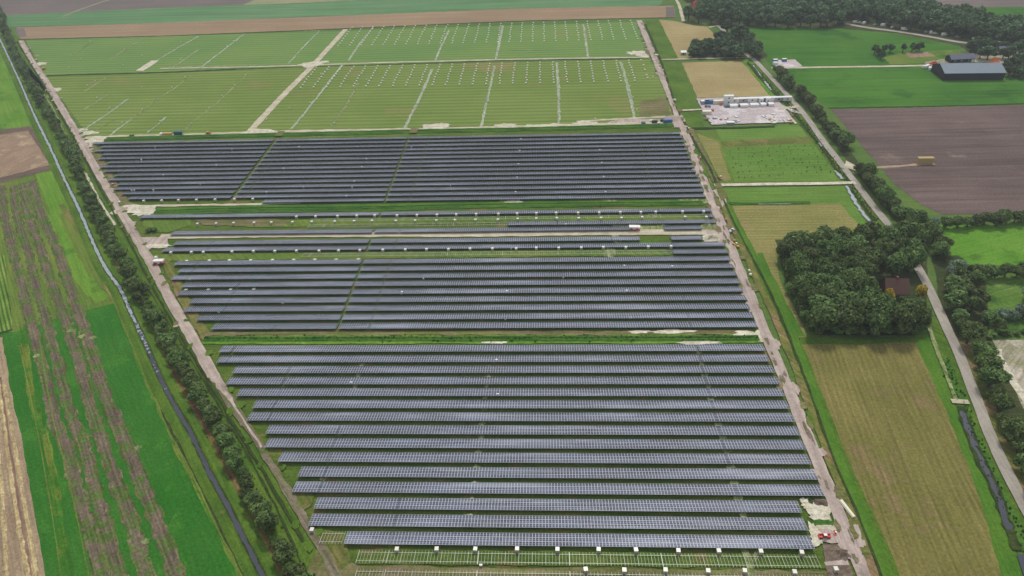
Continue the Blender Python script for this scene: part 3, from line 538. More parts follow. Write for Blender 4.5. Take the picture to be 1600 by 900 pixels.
ribbon('yellow_strip', [(-230.3,228.1),(-208.3,195.6),(-191.9,174.7),(-178.4,159.2),(-162.6,137.5),(-142.7,110.3),(-133.8,98.6)], 2.6, 'yellow_strip', 7, .6)
sheet('maize_field', [(-358.9,298.8),(-276.9,286.3),(-260.2,262.5),(-237.1,230.4),(-234.8,226.0),(-238.1,222.9),(-283.9,207.3)], 'maize', 8, .3)
ribbon('field_edge', [(-252.0,217.8),(-238.4,223.3),(-234.5,225.9)], 1.6, 'ditch_dark', 9, .4)
sheet('stubble_field', [(-319.9,215.6),(-235.5,220.7),(-213.5,191.9),(-192.4,165.2),(-168.9,134.9),(-149.2,109.1),(-135.2,91.3),(-192.0,73.8)], 'stubble_tan', 6, .3)
for k, ln in enumerate(([(-216.7,184.8),(-184.8,142.5),(-161.3,109.0),(-153.3,98.3)], [(-226.8,203.2),(-198.2,165.2),(-175.0,134.8),(-154.6,109.1),(-146.5,98.4)], [(-216.1,191.9),(-192.9,162.2),(-172.0,134.9),(-151.9,109.1),(-143.9,98.4)])):
    ribbon('straw_swath', ln, 1.3, 'straw', 8, .25, 2, prof=[(-.7, 0), (-.3, .25), (.3, .25), (.7, 0)])
ribbon('wheel_rut', [(-220.1,195.6),(-194.8,162.1),(-173.7,134.9),(-153.7,109.1),(-145.4,98.4)], 1.0, 'rut', 8, .15)
for q in [(-206.8,224.9,1.8,1.5),(-200.0,221.0,1.6,1.2),(-194.7,220.1,1.6,1),(-212.6,208.6,1.4,1.3),(-124.7,122.1,1.2,1),(-145.4,159.4,1.2,1)]: patch('pale_patch', (q[0], q[1]), q[2], q[3], 'sand_grass', 10)

# --- fields east of the site road
sheet('verge_field', [(97.7,684.6),(111.8,685.5),(112.3,568.8),(97.1,571.5)], 'verge', 4, .4)
sheet('stubble_field', [(111.8,685.5),(126.6,679.8),(136.1,668.3),(151.9,658.6),(154.8,619.3),(135.8,588.7),(119.3,569.9),(111.5,570.5)], 'stubble_w', 5, .4)
sheet('verge_field', [(97.0,563.4),(112.3,562.4),(108.2,452.1),(105.7,429.6),(94.3,431.2)], 'verge', 4, .4)
sheet('stubble_field', [(112.6,560.8),(160.4,562.3),(162.9,484.8),(111.4,483.8)], 'stubble_w', 5, .4)
sheet('grass_strip', [(160.4,562.3),(169.2,564.9),(172.1,474.5),(172.2,453.6),(166.5,451.6),(162.9,484.8)], 'bright', 5, .4)
sheet('orchard_field', [(96.9,426.9),(176.3,433.8),(170.3,353.2),(95.4,352.3)], 'olive', 5, .4)
sheet('orchard_field', [(113.3,430.3),(175.0,433.9),(172.2,411.8),(112.8,404.6)], 'orchard', 6, .4)
sheet('dry_strip', [(111.9,409.4),(173.1,414.7),(172.3,406.1),(111.1,400.0)], 'verge_dry', 7, .4)
sheet('orchard_field', [(111.7,399.0),(172.8,405.1),(166.0,354.1),(108.9,355.0)], 'orchard', 7, .3)
sheet('mown_field', [(98.8,423.8),(110.5,408.5),(107.2,357.4),(94.8,353.1),(96.3,392.3)], 'mown_h', 7, .4)
ribbon('concrete_path', [(96.4,350.4),(126.3,350.7),(154.6,350.6),(174.8,351.1)], 3.1, 'sand', 30, .1)
sheet('grass_field', [(96.6,347.7),(171.2,347.8),(170.5,341.2),(165.1,299.9),(116.7,287.8),(99.2,295.2)], 'orchard', 4, .4)
sheet('mown_field', [(99.3,327.4),(158.3,328.7),(160.7,302.5),(118.6,294.8),(112.7,284.5),(107.8,257.9),(108.0,219.3),(99.0,218.6),(97.9,253.1),(96.1,295.3)], 'mown_h', 6, .5)
ribbon('field_ditch', [(100.4,329.5),(120.7,329.3),(142.8,329.4)], 2.0, 'ditch_grass', 8, .4, prof=[(-1.6, 0), (-.8, .8), (0, .9), (.8, .6), (1.4, 0)])
ribbon('ditch_water', [(115.4,328.4),(132.3,328.3)], 1.0, 'film', 30, .2)  # film: sky reflection painted into the water colour
ribbon('grass_strip', [(104.6,281.8),(104.1,265.6),(104.4,250.6),(104.7,232.3),(105.4,219.3)], 2.6, 'deep_e', 7, .5)
sheet('mown_field', [(98.1,215.4),(127.8,215.2),(151.2,216.3),(145.5,185.0),(139.7,150.1),(131.5,118.0),(126.6,102.7),(99.2,102.2),(100.1,123.9),(100.5,155.2),(100.7,185.7)], 'mown', 6, .4)
sheet('grass_strip', [(149.7,216.3),(157.5,221.5),(149.3,182.5),(145.4,163.7),(141.5,137.8),(136.9,118.0),(131.7,102.7),(125.7,102.6),(131.2,118.0),(139.3,150.1),(145.0,185.0)], 'deep_e', 7, .4)
sheet('grass_strip', [(108.0,219.3),(127.2,217.2),(153.2,218.7),(154.7,216.3),(126.1,214.0),(98.3,214.6)], 'verge', 8, .3)
ribbon('field_ditch', [(98.8,218.1),(104.4,217.7)], 1.2, 'ditch_dark', 9, .2)
ribbon('reed_strip', [(158.4,224.7),(155.6,211.6),(152.9,198.7),(150.6,187.7),(149.8,183.1)], 1.6, 'sand_grass', 31, .25)
ribbon('ditch_water', [(149.1,177.4),(147.2,168.9),(145.6,160.4),(144.1,151.5),(143.5,146.3),(142.1,139.0),(139.9,128.7)], 1.5, 'water', 31, .5, 2)
ribbon('wet_bank', [(149.9,179.9),(149.1,177.4),(147.2,168.9),(145.6,160.4),(144.1,151.5),(143.5,146.3),(142.1,139.0),(139.9,128.7),(138.6,121.8)], 3.0, 'ditch_dark', 30, .5, 2)
ribbon('ditch_water', [(138.7,120.5),(137.4,115.0),(136.2,110.2)], 2.2, 'water', 31, .25)
ribbon('farm_bridge', [(147.8,182.3),(153.7,181.8)], 2.2, 'gravel_light', 34, .1)
sheet('verge', [(161.2,229.8),(167.3,231.8),(157.0,189.0),(152.0,164.3),(146.7,133.2),(144.6,110.3),(136.5,108.3),(138.9,127.5),(141.9,146.3),(148.5,177.1),(150.0,185.1)], 'verge', 5, .4)
ribbon('ditch_bank', [(156.2,205.9),(151.6,183.4),(148.3,166.6),(145.5,150.2),(143.1,135.5),(140.2,118.1)], 2, 'ditch_grass', 9, .4, 3, prof=[(-1.8, 0), (-.8, .08), (.8, .08), (2, 0)])

# --- the lane, its ditch and the fields beyond
ribbon('farm_lane', [(160.7,662.0),(163.1,653.6),(164.3,622.3),(164.8,595.2),(169.1,573.0),(171.1,560.0),(172.9,528.4),(175.3,478.0),(176.1,445.6),(174.9,407.9),(174.8,379.0),(174.5,352.3),(174.3,324.2),(174.6,301.0),(173.9,280.1),(172.3,264.6),(171.1,254.7),(168.2,238.4),(165.5,223.5),(162.3,205.9),(157.6,185.1),(153.4,166.6),(150.5,149.7),(149.0,136.7),(147.7,117.2),(148.1,99.5)], 4.0, 'asphalt', 26, .1)
ribbon('lane_verge', [(165.6,554.1),(169.7,482.0),(171.4,415.8),(171.3,360.2),(170.4,327.0),(169.8,292.1),(169.7,263.2)], 7, 'verge', 7, .4)
ribbon('lane_verge', [(166.8,215.4),(161.3,191.7),(156.6,169.0),(153.3,148.9),(151.7,128.8),(150.4,108.5)], 7, 'verge_dry', 7, .4)
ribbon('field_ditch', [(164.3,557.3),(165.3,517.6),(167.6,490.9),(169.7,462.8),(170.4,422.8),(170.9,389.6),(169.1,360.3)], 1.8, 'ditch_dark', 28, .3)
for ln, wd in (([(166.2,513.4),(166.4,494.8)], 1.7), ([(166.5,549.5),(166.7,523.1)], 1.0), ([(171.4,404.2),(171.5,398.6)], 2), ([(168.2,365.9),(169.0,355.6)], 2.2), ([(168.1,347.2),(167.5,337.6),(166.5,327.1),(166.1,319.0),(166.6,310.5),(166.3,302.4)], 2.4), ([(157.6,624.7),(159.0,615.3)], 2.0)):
    ribbon('ditch_water', ln, wd*.75, 'film', 31, .5, 1.5)  # bright sky reflection painted into the ditch water colour
ribbon('field_ditch', [(169.5,347.1),(169.3,328.4),(168.9,307.3)], 1.4, 'ditch_dark', 29, .3)
sheet('junction', [(179.2,378.8),(182.8,370.3),(179.6,365.5),(174.9,370.6)], 'gravel_light', 27, .3)
sheet('forest_floor', [(134.8,708.2),(172.0,780.2),(251.7,829.1),(309.5,792.9),(359.7,722.0),(368.1,686.3),(404.2,603.4),(415.3,537.6),(383.0,485.2),(340.4,520.8),(344.1,587.0),(308.4,625.8),(260.2,645.4),(161.3,661.9),(136.0,685.5)], 'forest_floor', 4, .8)
sheet('forest_floor', [(120.4,576.4),(131.6,610.1),(153.4,623.2),(176.2,650.5),(186.1,620.6),(184.3,571.9),(174.0,561.4),(163.3,570.1)], 'forest_floor', 6, .4)
ribbon('farm_track', [(133.4,677.1),(136.8,712.7),(138.9,741.6),(139.4,778.2)], 3.0, 'gravel_light', 8, .3)
ribbon('farm_track', [(152.7,656.5),(158.6,660.1),(160.9,659.9)], 3.0, 'gravel_light', 9, .2)
ribbon('farm_track', [(97.7,568.5),(131.9,568.3),(170.9,569.6)], 2.2, 'gravel_light', 27, .2)
ribbon('camp_lane', [(275.9,658.2),(292.9,642.6),(310.6,631.4),(330.6,614.7),(348.9,597.1),(373.7,584.8)], 4.5, 'asphalt', 7, .3)
sheet('crop_field', [(186.1,655.7),(272.5,648.3),(306.9,622.2),(344.1,587.0),(334.2,566.2),(306.7,549.3),(294.6,544.1),(191.6,543.3),(180.7,548.5),(180.5,577.1)], 'crop_e', 3, .4)
sheet('crop_field', [(180.2,541.1),(292.1,538.3),(306.7,538.8),(366.6,534.9),(411.8,531.9),(368.6,462.0),(326.6,461.8),(249.6,460.0),(196.6,460.3),(187.4,496.2)], 'crop_e', 3, .4)
for ln in ([(211.2,498.8),(244.4,490.4),(286.3,484.4),(338.1,482.8)], [(186.8,526.1),(218.2,519.9),(273.3,516.6),(280.7,512.0)], [(186.9,602.3),(221.5,592.7),(273.2,590.6)], [(203.6,567.3),(247.1,561.2),(263.5,549.2)], [(196.2,480.6),(229.7,475.1),(332.9,473.3)], [(204.9,619.1),(250.8,617.3),(309.9,603.6)]):
    ribbon('tramline', ln, .9, 'ditch_grass', 6, .3)
for ln in ([(-174.4,223.4),(-148.9,191.9),(-121.4,159.5),(-106.3,140.5),(-91.9,121.6)], [(-193.1,238.8),(-168.7,206.9),(-138.8,169.1),(-120.9,148.3),(-99.2,121.5),(-89.4,110.0)], [(-221.1,223.7),(-188.3,178.0),(-160.7,142.7),(-135.9,109.3)], [(-224.5,215.2),(-195.4,178.0),(-164.8,137.5),(-144.5,109.2)]):
    ribbon('tramline', ln, .45, 'olive', 9, .12)
ribbon('farm_track', [(179.3,543.4),(225.8,542.6),(274.2,541.7),(298.3,541.6)], 3.4, 'gravel_light', 8, .2)
sheet('garden_plot', [(272.7,562.6),(293.4,574.0),(339.5,577.3),(329.1,555.5),(313.7,548.9),(271.9,545.6)], 'olive', 5, .4)
sheet('garden_plot', [(292.8,572.4),(311.8,574.3),(313.7,562.9),(293.1,561.1)], 'tilled_pink', 6, .3)
sheet('garden_plot', [(314.5,572.5),(337.0,574.2),(330.5,558.5),(318.6,556.2)], 'yellow_strip', 6, .3)
sheet('yard', [(185.8,562.2),(203.2,562.6),(204.1,545.5),(182.9,543.9)], 'yard', 6, .3)
sheet('farmyard', [(299.5,549.8),(349.4,566.8),(383.1,574.1),(371.3,543.5),(356.7,543.0),(334.9,547.4),(299.5,533.4),(293.8,536.7)], 'sandy_lot', 7, .4)
ribbon('field_boundary', [(196.6,460.3),(249.6,460.0),(326.3,461.3),(368.6,462.0)], 2, 'ditch_dark', 6, .5)
sheet('ploughed_field', [(196.7,458.0),(248.6,457.7),(325.1,459.0),(408.8,459.9),(304.1,307.5),(245.3,313.2),(234.1,316.1),(205.2,316.1),(200.0,326.3),(195.5,347.9),(195.9,395.9)], 'ploughed', 5, .4)
ribbon('straw_track', [(192.2,370.0),(205.0,371.2),(217.5,373.3),(227.9,373.8)], 2.2, 'stubble_tan', 8, .5)
sheet('meadow', [(199.7,305.4),(228.2,304.8),(253.4,305.5),(302.0,304.4),(275.4,265.8),(233.3,270.5),(191.9,268.0),(192.1,277.6)], 'meadow', 4, .4)
sheet('meadow', [(190.2,264.4),(230.9,266.4),(272.0,260.8),(239.3,213.2),(203.8,219.2),(179.4,218.1),(178.8,229.6)], 'rough_meadow', 4, .5)
ribbon('field_boundary', [(179.0,219.7),(194.7,220.8),(219.9,221.1)], 1.6, 'ditch_dark', 6, .4)
sheet('sandy_lot', [(178.9,216.5),(218.4,218.7),(234.2,205.7),(192.8,145.5),(170.3,161.0),(171.6,178.7),(174.9,202.2)], 'sandy_lot', 5, .5)
ribbon('sand_streak', [(178.8,211.5),(175.7,196.9),(175.1,185.1),(173.6,166.7)], 3, 'sand', 7, .8)
sheet('forest_floor', [(115.0,293.1),(182.1,299.6),(182.4,280.5),(161.0,230.6),(151.4,220.3),(112.3,220.1),(110.1,257.9)], 'forest_floor', 9, .5)
sheet('forest_floor', [(184.5,280.4),(196.4,277.5),(197.7,256.8),(181.0,221.3),(171.6,178.7),(162.6,122.5),(150.3,103.0),(149.2,118.2),(153.5,160.9),(165.0,211.6),(169.8,238.4)], 'forest_floor', 6, .5)
ribbon('lane_verge', [(183.4,535.0),(185.2,473.8),(184.5,419.2),(182.3,363.8),(182.8,316.6),(180.4,277.8)], 6, 'forest_floor', 6, .5)
# depot
sheet('depot_yard', [(110.0,481.4),(166.1,483.4),(166.7,436.4),(111.6,434.6),(110.3,454.3)], 'yard', 32, .3)
sheet('yard_link', [(165.2,468.9),(175.9,448.9),(168.8,453.7)], 'yard', 31, .2)
ribbon('yard_link', [(161.1,458.6),(172.9,462.1),(176.9,463.6)], 3.5, 'gravel_light', 33, .2)
ribbon('farm_track', [(93.9,460.2),(110.8,461.1)], 2.4, 'gravel_light', 30, .2)
ribbon('yard_ditch', [(97.3,429.5),(113.9,429.3),(151.3,430.2)], 2.2, 'ditch_dark', 31, .4)

# worn edges, spilt gravel and wet spots along the site roads
lroad = smooth_path([(-508.0,666.9),(-412.3,549.0),(-321.8,436.1),(-262.9,361.2),(-213.9,299.3),(-178.5,253.7),(-145.1,212.8),(-109.9,170.5),(-88.8,145.3),(-69.2,120.8)], 1.0); lno = offsets(lroad)
for i in range(90):
    k = rng.randrange(len(lroad)); q = lroad[k]+lno[k]*rng.choice((-2.4, 2.4))*rng.uniform(.8, 1.25)
    patch('worn_edge', (q.x, q.y), rng.uniform(.6, 1.6), rng.uniform(.8, 2.2), rng.choice(('row_soil', 'gravel_w', 'verge')) if q.y > 215 else 'verge', 31, 18, .25)
for i in range(110):
    y = rng.uniform(110, 680); x = 91.8+rng.choice((-2.6, 2.4))*rng.uniform(.8, 1.3)
    patch('worn_edge', (x, y), rng.uniform(.6, 1.6), rng.uniform(1.5, 4), rng.choice(('row_soil', 'gravel', 'verge', 'row_soil')), 31, 18, .25)
for i in range(26):
    y = rng.uniform(115, 480); patch('wet_patch', (91.6+rng.uniform(-1.6, 1.6), y), rng.uniform(.3, .8), rng.uniform(1, 3.5), 'dirt', 32, 12, .5)

ribbon('field_ditch', [(q.x+n.x*3.3, q.y+n.y*3.3) for q, n in list(zip(lroad, lno))[::8]], .9, 'ditch_dark', 29, .2)
# ------------------------------------------------------------------ solar arrays
TILT = R(11); MW, ML, ZLOW = 1.008, 1.70, .5
def slope(v, dz=0):    # v metres down the slope from the high near edge -> (dy, z)
    return v*math.cos(TILT)+dz*math.sin(TILT), ZLOW+3*ML*math.sin(TILT)-v*math.sin(TILT)+dz*math.cos(TILT)
CACHE = {}
def panel_mesh(n):
    if ('p', n) in CACHE: return CACHE['p', n]
    Q = []; FM = []
    def q(x0, x1, v0, v1, dz, m):
        Q.append([(x0, *slope(v0, dz)), (x1, *slope(v0, dz)), (x1, *slope(v1, dz)), (x0, *slope(v1, dz))]); FM.append(m)
    for i in range(n):
        for j in range(3):
            x0, x1 = i*MW+.008, (i+1)*MW-.008; v0, v1 = j*ML+.01, (j+1)*ML-.01
            q(x0, x1, v0, v1, .04, 1); q(x1, x0, v0, v1, 0, 2)
            for (ax, av, bx, bv) in ((x0, v0, x1, v0), (x1, v0, x1, v1), (x1, v1, x0, v1), (x0, v1, x0, v0)):
                Q.append([(ax, *slope(av, 0)), (bx, *slope(bv, 0)), (bx, *slope(bv, .04)), (ax, *slope(av, .04))]); FM.append(1)
            e = .048; vm = (v0+v1)/2
            q(x0+e, x1-e, v0+e, vm-.018, .043, 0); q(x0+e, x1-e, vm+.018, v1-e, .043, 0)
    me = quads_mesh('solar_modules', Q, [M['cell'], M['alu'], M['under']], FM)
    at = me.attributes.new('tone', 'FLOAT', 'FACE'); at.data.foreach_set('value', [(i//8)*1.37 for i in range(len(Q))])
    CACHE['p', n] = me; return me
def frame_mesh(n, bare=False):
    k = ('f', n, bare)
    if k in CACHE: return CACHE[k]
    b = MB(); L = n*MW; wd = .085 if bare else .07
    for v in (.9, 3*ML-.9):
        y, z = slope(v, -.06); b.beam((0, y, z), (L, y, z), wd, .1)
    if bare:
        for i in range(n+1):
            x = min(max(i*MW, .05), L-.05); b.beam((x, *slope(.02, -.02)), (x, *slope(3*ML-.02, -.02)), .12 if i % 27 == 0 else .065, .05)
    for i in range(0, n+1, 4):
        x = min(i*MW+.1, L-.1)
        b.beam((x, *slope(.3, -.12)), (x, *slope(3*ML-.3, -.12)), .06, .1)
    me = b.mesh('mounting_frame', M['galv']); CACHE[k] = me; return me
def post_mesh(front):
    k = ('post', front)
    if k not in CACHE:
        y, z = slope(.9 if front else 3*ML-.9, -.16); CACHE[k] = MB().beam((0, y, 0), (0, y, z), .08, .06).mesh('post', M['galv'])
    return CACHE[k]
GAPX = -88.6                      # the narrow cross aisle through every row, and the second one farther left
JOINTS = sorted([88.75-27.2*k for k in range(6)]+[GAPX+.7]+[GAPX-.7-27.2*k for k in range(4)]+[-177.3-27.2*k-.7*2 for k in range(6)])
def spans(x0, x1, Y):
    """whole tables between x0 and x1"""
    cuts = [88.75-27.24*k for k in range(1, 7) if 88.75-27.24*k > GAPX+3]
    seg = []
    blocks = [(GAPX+.5, 88.9), (-177.2, GAPX-.5), (-400, -178.9)] if Y > 325 else [(GAPX+.5, 88.9), (-400, GAPX-.5)]
    if Y < 215: blocks = [(-400, 88.9)]; cuts = [88.75-27.24*k for k in range(1, 9)]
    for a, b in blocks:
        a, b = max(a, x0), min(b, x1)
        if b-a < 1: continue
        cs = [c for c in (cuts if b > GAPX or Y < 215 else [b-27.24*k for k in range(1, 12)]) if a+2 < c < b-2]
        e = [a]+sorted(cs)+[b]
        for p, q in zip(e, e[1:]):
            n = max(1, int(round((q-p-.02)/MW))); seg.append((q-n*MW if q == b else p, n))
    return seg
def array_row(Y, x0, x1, label, group, bare=False, post_parts=False):
    nm = 'mounting_frame_row' if bare else 'solar_panel_row'
    t = empty(nm, ((x0+x1)/2, Y, 0), 0, label, 'mounting frame' if bare else 'solar panels', group); cx = (x0+x1)/2
    for xs, n in spans(x0, x1, Y):
        if bare:
            p = link('frame_table', frame_mesh(n, True), t, (xs-cx, 0, 0))
        else:
            p = link('panel_table', frame_mesh(n), t, (xs-cx, 0, 0)); link('solar_modules', panel_mesh(n), p)['kind'] = 'stuff'
        pb = CACHE.get(('posts', n))
        if pb is None:
            b = MB()
            for i in range(0, n+1, 4):
                x = min(i*MW+.1, n*MW-.1)
                for v in (.9, 3*ML-.9):
                    y, z = slope(v, -.16); b.beam((x, y, 0), (x, y, z), .08, .06)
            pb = CACHE['posts', n] = b.mesh('posts', M['galv'])
        link('support_posts', pb, p)['kind'] = 'stuff'
    return t
ROWS_A = [(418.64, -302.8, 88.6), (412.68, -293.9, 88.7), (406.73, -294.5, 88.9), (400.78, -286.8, 89.1), (394.82, -285.5, 89.0), (388.87, -276.6, 89.0), (382.92, -278.0, 89.3), (376.96, -272.1, 89.1), (371.01, -262.5, 89.0), (365.06, -263.5, 89.1), (359.1, -254.7, 89.0), (353.15, -253.2, 88.8), (347.2, -246.0, 89.0), (341.24, -239.1, 89.0), (335.29, -158.5, 88.7)]
ROWS_C = {4: (273.4, -182.2, 88.7), 5: (267.22, -177.4, 88.8), 6: (261.03, -178.1, 88.8), 7: (254.84, -170.3, 88.8), 8: (248.65, -169.7, 88.7), 9: (242.47, -161.4, 88.9), 10: (236.28, -161.3, 88.7), 11: (230.09, -152.9, 89.0), 12: (223.91, -143.8, 88.6)}
ROWS_D = [(209.08, -134.7, 88.1), (202.8, -133.1, 88.1), (196.51, -124.4, 88.4), (190.22, -124.5, 88.6), (183.93, -118.0, 88.5), (177.64, -109.7, 88.5), (171.35, -109.6, 88.5), (165.06, -100.5, 88.6), (158.77, -98.7, 88.4), (152.49, -92.0, 88.4), (146.2, -83.3, 88.7), (139.91, -83.4, 88.6), (133.62, -74.4, 79.7), (127.33, -74.4, 79.6), (121.04, -61.7, 79.6)]
GA, GB, GC, GD = 'rows of the farthest array', 'rows beside the service track', 'rows of the middle array', 'rows of the nearest array'
for i, (Y, a, b) in enumerate(ROWS_A): array_row(Y, a, b, 'dark solar panel row, %s from the top of the farthest array' % nth(i+1), GA)
array_row(319.63, -221.8, 88.6, 'lone solar panel row just below the first green ditch strip', GB)
array_row(313.72, 86.5, 88.7, 'short stub of solar panels beside the gravel road at the end of a bare row', GB)
array_row(307.82, -18.7, 88.9, 'half length panel row, its left half still bare frames', GB)
array_row(301.92, -196.7, 47.3, 'long panel row along the top edge of the service track', GB)
array_row(301.92, 61.3, 80.5, 'short panel row between the red trailer and the grassy mound', GB)
array_row(291.97, -190.7, 48.0, 'long panel row along the bottom edge of the service track', GB)
array_row(291.97, 63.2, 78.8, 'short panel row left of the white sand heap', GB)
array_row(285.78, -193.9, 88.8, 'panel row with a line of white pallets, just below the service track', GB)
array_row(279.59, 62.5, 88.8, 'short panel row at the right end of a bare frame row', GB)
for k, (Y, a, b) in ROWS_C.items(): array_row(Y, a, b, 'solar panel row, %s from the top of the middle array' % nth(k-3), GC)
for i, (Y, a, b) in enumerate(ROWS_D): array_row(Y, a, b, 'solar panel row, %s from the top of the nearest array' % nth(i+1), GD)
GF = 'bare mounting frame rows'
array_row(121.04, -69.0, -62.3, 'five bare mounting rails at the left end of the lowest panel row', GF, True)
array_row(114.75, -56.6, 79.5, 'long bare pale mounting frame row below the lowest panels', GF, True)
array_row(108.46, -56.0, 79.5, 'bare mounting frame row cut by the bottom edge of the photo', GF, True)
array_row(313.72, -125, 86.4, 'thin bare frame row below the lone panel row', GF, True)
array_row(307.82, -125, -19.2, 'bare left half of the half length panel row', GF, True)
array_row(279.59, -120, 62.0, 'bare frame row between the pallet line and the middle array', GF, True)

# ------------------------------------------------------------------ pallets of modules
def pallet():
    t = empty('module_pallet', (0, 0, 0), 0, 'x', 'pallet')
    b = MB()
    for x in (-.5, 0, .5): b.box(x-.06, x+.06, -.62, .62, 0, .1)
    for y in (-.5, -.25, 0, .25, .5): b.box(-.58, .58, y-.06, y+.06, .1, .14)
    b.build('wooden_base', M['wood'], t)
    b = MB(); b.box(-.56, .56, -.6, .6, .14, 1.62, 0); b.build('carton_stack', M['wrapside'], t)
    b = MB(); b.box(-.60, .60, -.64, .64, 1.60, 1.70, 0); b.box(-.61, -.56, -.65, -.60, .2, 1.6, 0); b.box(.56, .61, -.65, -.60, .2, 1.6, 0); b.build('top_cover', M['wrap'], t)
    return t
PAL = pallet(); used = [0]
def put_pallet(x, y, label, group):
    rz = rng.uniform(-.12, .12)
    if not used[0]:
        PAL.location = (x, y, .05); PAL.rotation_euler = (0, 0, rz); PAL['label'] = label; PAL['group'] = group; used[0] = 1; return PAL
    used[0] += 1
    r = tree_copy(PAL, (x, y, .05), rz, label, group)
    if y > 450: r.scale = (1.05, 1.2, .4)
    return r
for lab, g, pts in (
    ('%s white pallet from the left below the lowest panel row', 'pallets below the lowest panel row', [(-45.0,119.5),(-32.9,119.7),(-21.2,119.8),(-8.6,120.0),(3.5,120.0),(15.8,120.1),(26.9,120.1),(39.4,120.0),(51.3,120.1),(63.6,120.1),(75.4,119.9)]),
    ('%s white pallet from the left below the bare frame row at the bottom', 'pallets below the bottom frame row', [(11.6,113.6),(22.8,113.5),(34.7,113.7),(46.9,113.6),(57.4,113.8),(71.5,113.6)]),
    ('%s white pallet from the left in front of the far array\'s short last row end', 'pallets at the far array', [(-228.4,339.2),(-217.9,339.3),(-208.2,339.5),(-197.7,339.6),(-186.9,339.7),(-175.6,339.7),(-165.0,339.8)]),
    ('%s white pallet from the left below the lone panel row', 'pallets below the lone panel row', [(-133.8,319.2),(-123.3,319.3),(-111.3,319.4),(-100.8,319.5),(-91.0,319.6),(-78.8,319.3),(-68.0,319.4),(-57.2,319.5),(-46.8,319.6),(-36.1,319.7),(-24.1,319.7),(-14.1,319.8),(-3.8,319.9),(6.8,320.0),(18.4,319.8),(29.6,319.8),(40.8,319.9),(51.6,319.7),(59.4,319.8),(73.5,319.8),(84.5,319.6)]),
    ('%s pallet from the left on the bare strip of frames', 'pallets on the bare strip', [(-186.1,312.9),(-175.9,313.0),(-166.4,313.2),(-155.2,313.3),(-145.8,313.4),(-134.3,313.5),(-123.9,313.6),(-111.4,313.6),(-101.0,313.8),(-91.3,313.9),(-78.5,313.6),(-68.2,313.7),(-56.8,313.5),(-46.9,313.6),(-36.0,313.7),(-24.1,313.7),(-13.6,314.2),(-3.8,314.3),(7.0,314.4),(18.5,314.1),(30.2,314.2),(40.9,313.9),(51.7,314.4),(73.9,314.2),(84.8,313.9)]),
    ('%s white pallet from the left in the line below the service track', 'pallets below the service track', [(-188.4,284.9),(-177.8,285.0),(-171.6,284.9),(-156.9,285.2),(-146.0,285.4),(-135.0,285.2),(-124.0,285.3),(-112.4,285.1),(-102.5,285.2),(-91.8,285.3),(-80.2,285.4),(-68.9,285.5),(-58.3,285.6),(-47.3,285.5),(-36.5,285.8),(-25.4,285.7),(-13.6,285.5),(-3.7,285.9),(7.4,285.7),(18.5,285.8),(29.3,285.9),(40.3,285.7),(51.3,286.1),(62.4,286.2)]),
    ('%s low pallet from the left above the middle array', 'pallets above the middle array', [(-177.9,278.6),(-166.4,278.8),(-156.2,278.9),(-145.4,278.7),(-134.4,278.8),(-123.7,278.7),(-113.1,278.8),(-102.4,278.6),(-91.3,278.7)]),
    ('%s pallet from the left in the shade between middle array rows', 'pallets between the middle rows', [(-167.9,254.4),(-157.2,254.5),(-146.5,254.4),(-135.5,254.5)]),
    ('white pallet standing alone on the turned soil beside the gravel road', 'lone pallets', [(83.5,114.7)]),
    ('pale pallet beside the dirt track left of the lowest rows', 'lone pallets', [(-72.8,125.9)]),
    ('white pallet beside the sandy corner left of the far array', 'lone pallets', [(-242.1,338.1)]),
):
    for i, (x, y) in enumerate(pts):
        p = put_pallet(x, y, lab % nth(i+1) if '%s' in lab else lab, g)
        if 'middle' in g: p.scale = (1.2, 1, .3)
rest = MB(); COLX = [-189.25+10.398*i for i in range(28)]
rows_l = [568.4-5.95*k for k in range(9)]; rows_u = [684.8-7.2*k for k in range(9)]
for i, X in enumerate(COLX):
    if i == 27: ks = (0, 1)
    elif i == 26: ks = (0, 2, 4, 6, 7)
    else: ks = range(9)
    for k in ks:
        x, y = X+rng.uniform(-.4, .4), rows_l[k]+rng.uniform(-.3, .3)
        if used[0] < 300 and k >= 3:
            put_pallet(x, y, '%s pallet from the top in the %s line from the left, nearer staked plot' % (nth(k+1), nth(i+1)), 'pallets set out in the nearer staked plot')
        else: rest.box(-.6, .6, -.7, .7, .1, .6, 0, 0, (x, y, 0))
for i in range(27):
    for k in range(9):
        rest.box(-.6, .6, -.8, .8, .1, .6, 0, 0, (-185.0+10.368*i+rng.uniform(-.4, .4), rows_u[k]+rng.uniform(-.3, .3), 0))
tag(rest.build('distant_pallets', M['wrap']), 'hundreds of tiny white pallets in slanting lines on the far staked plots', 'pallets', kind='stuff')

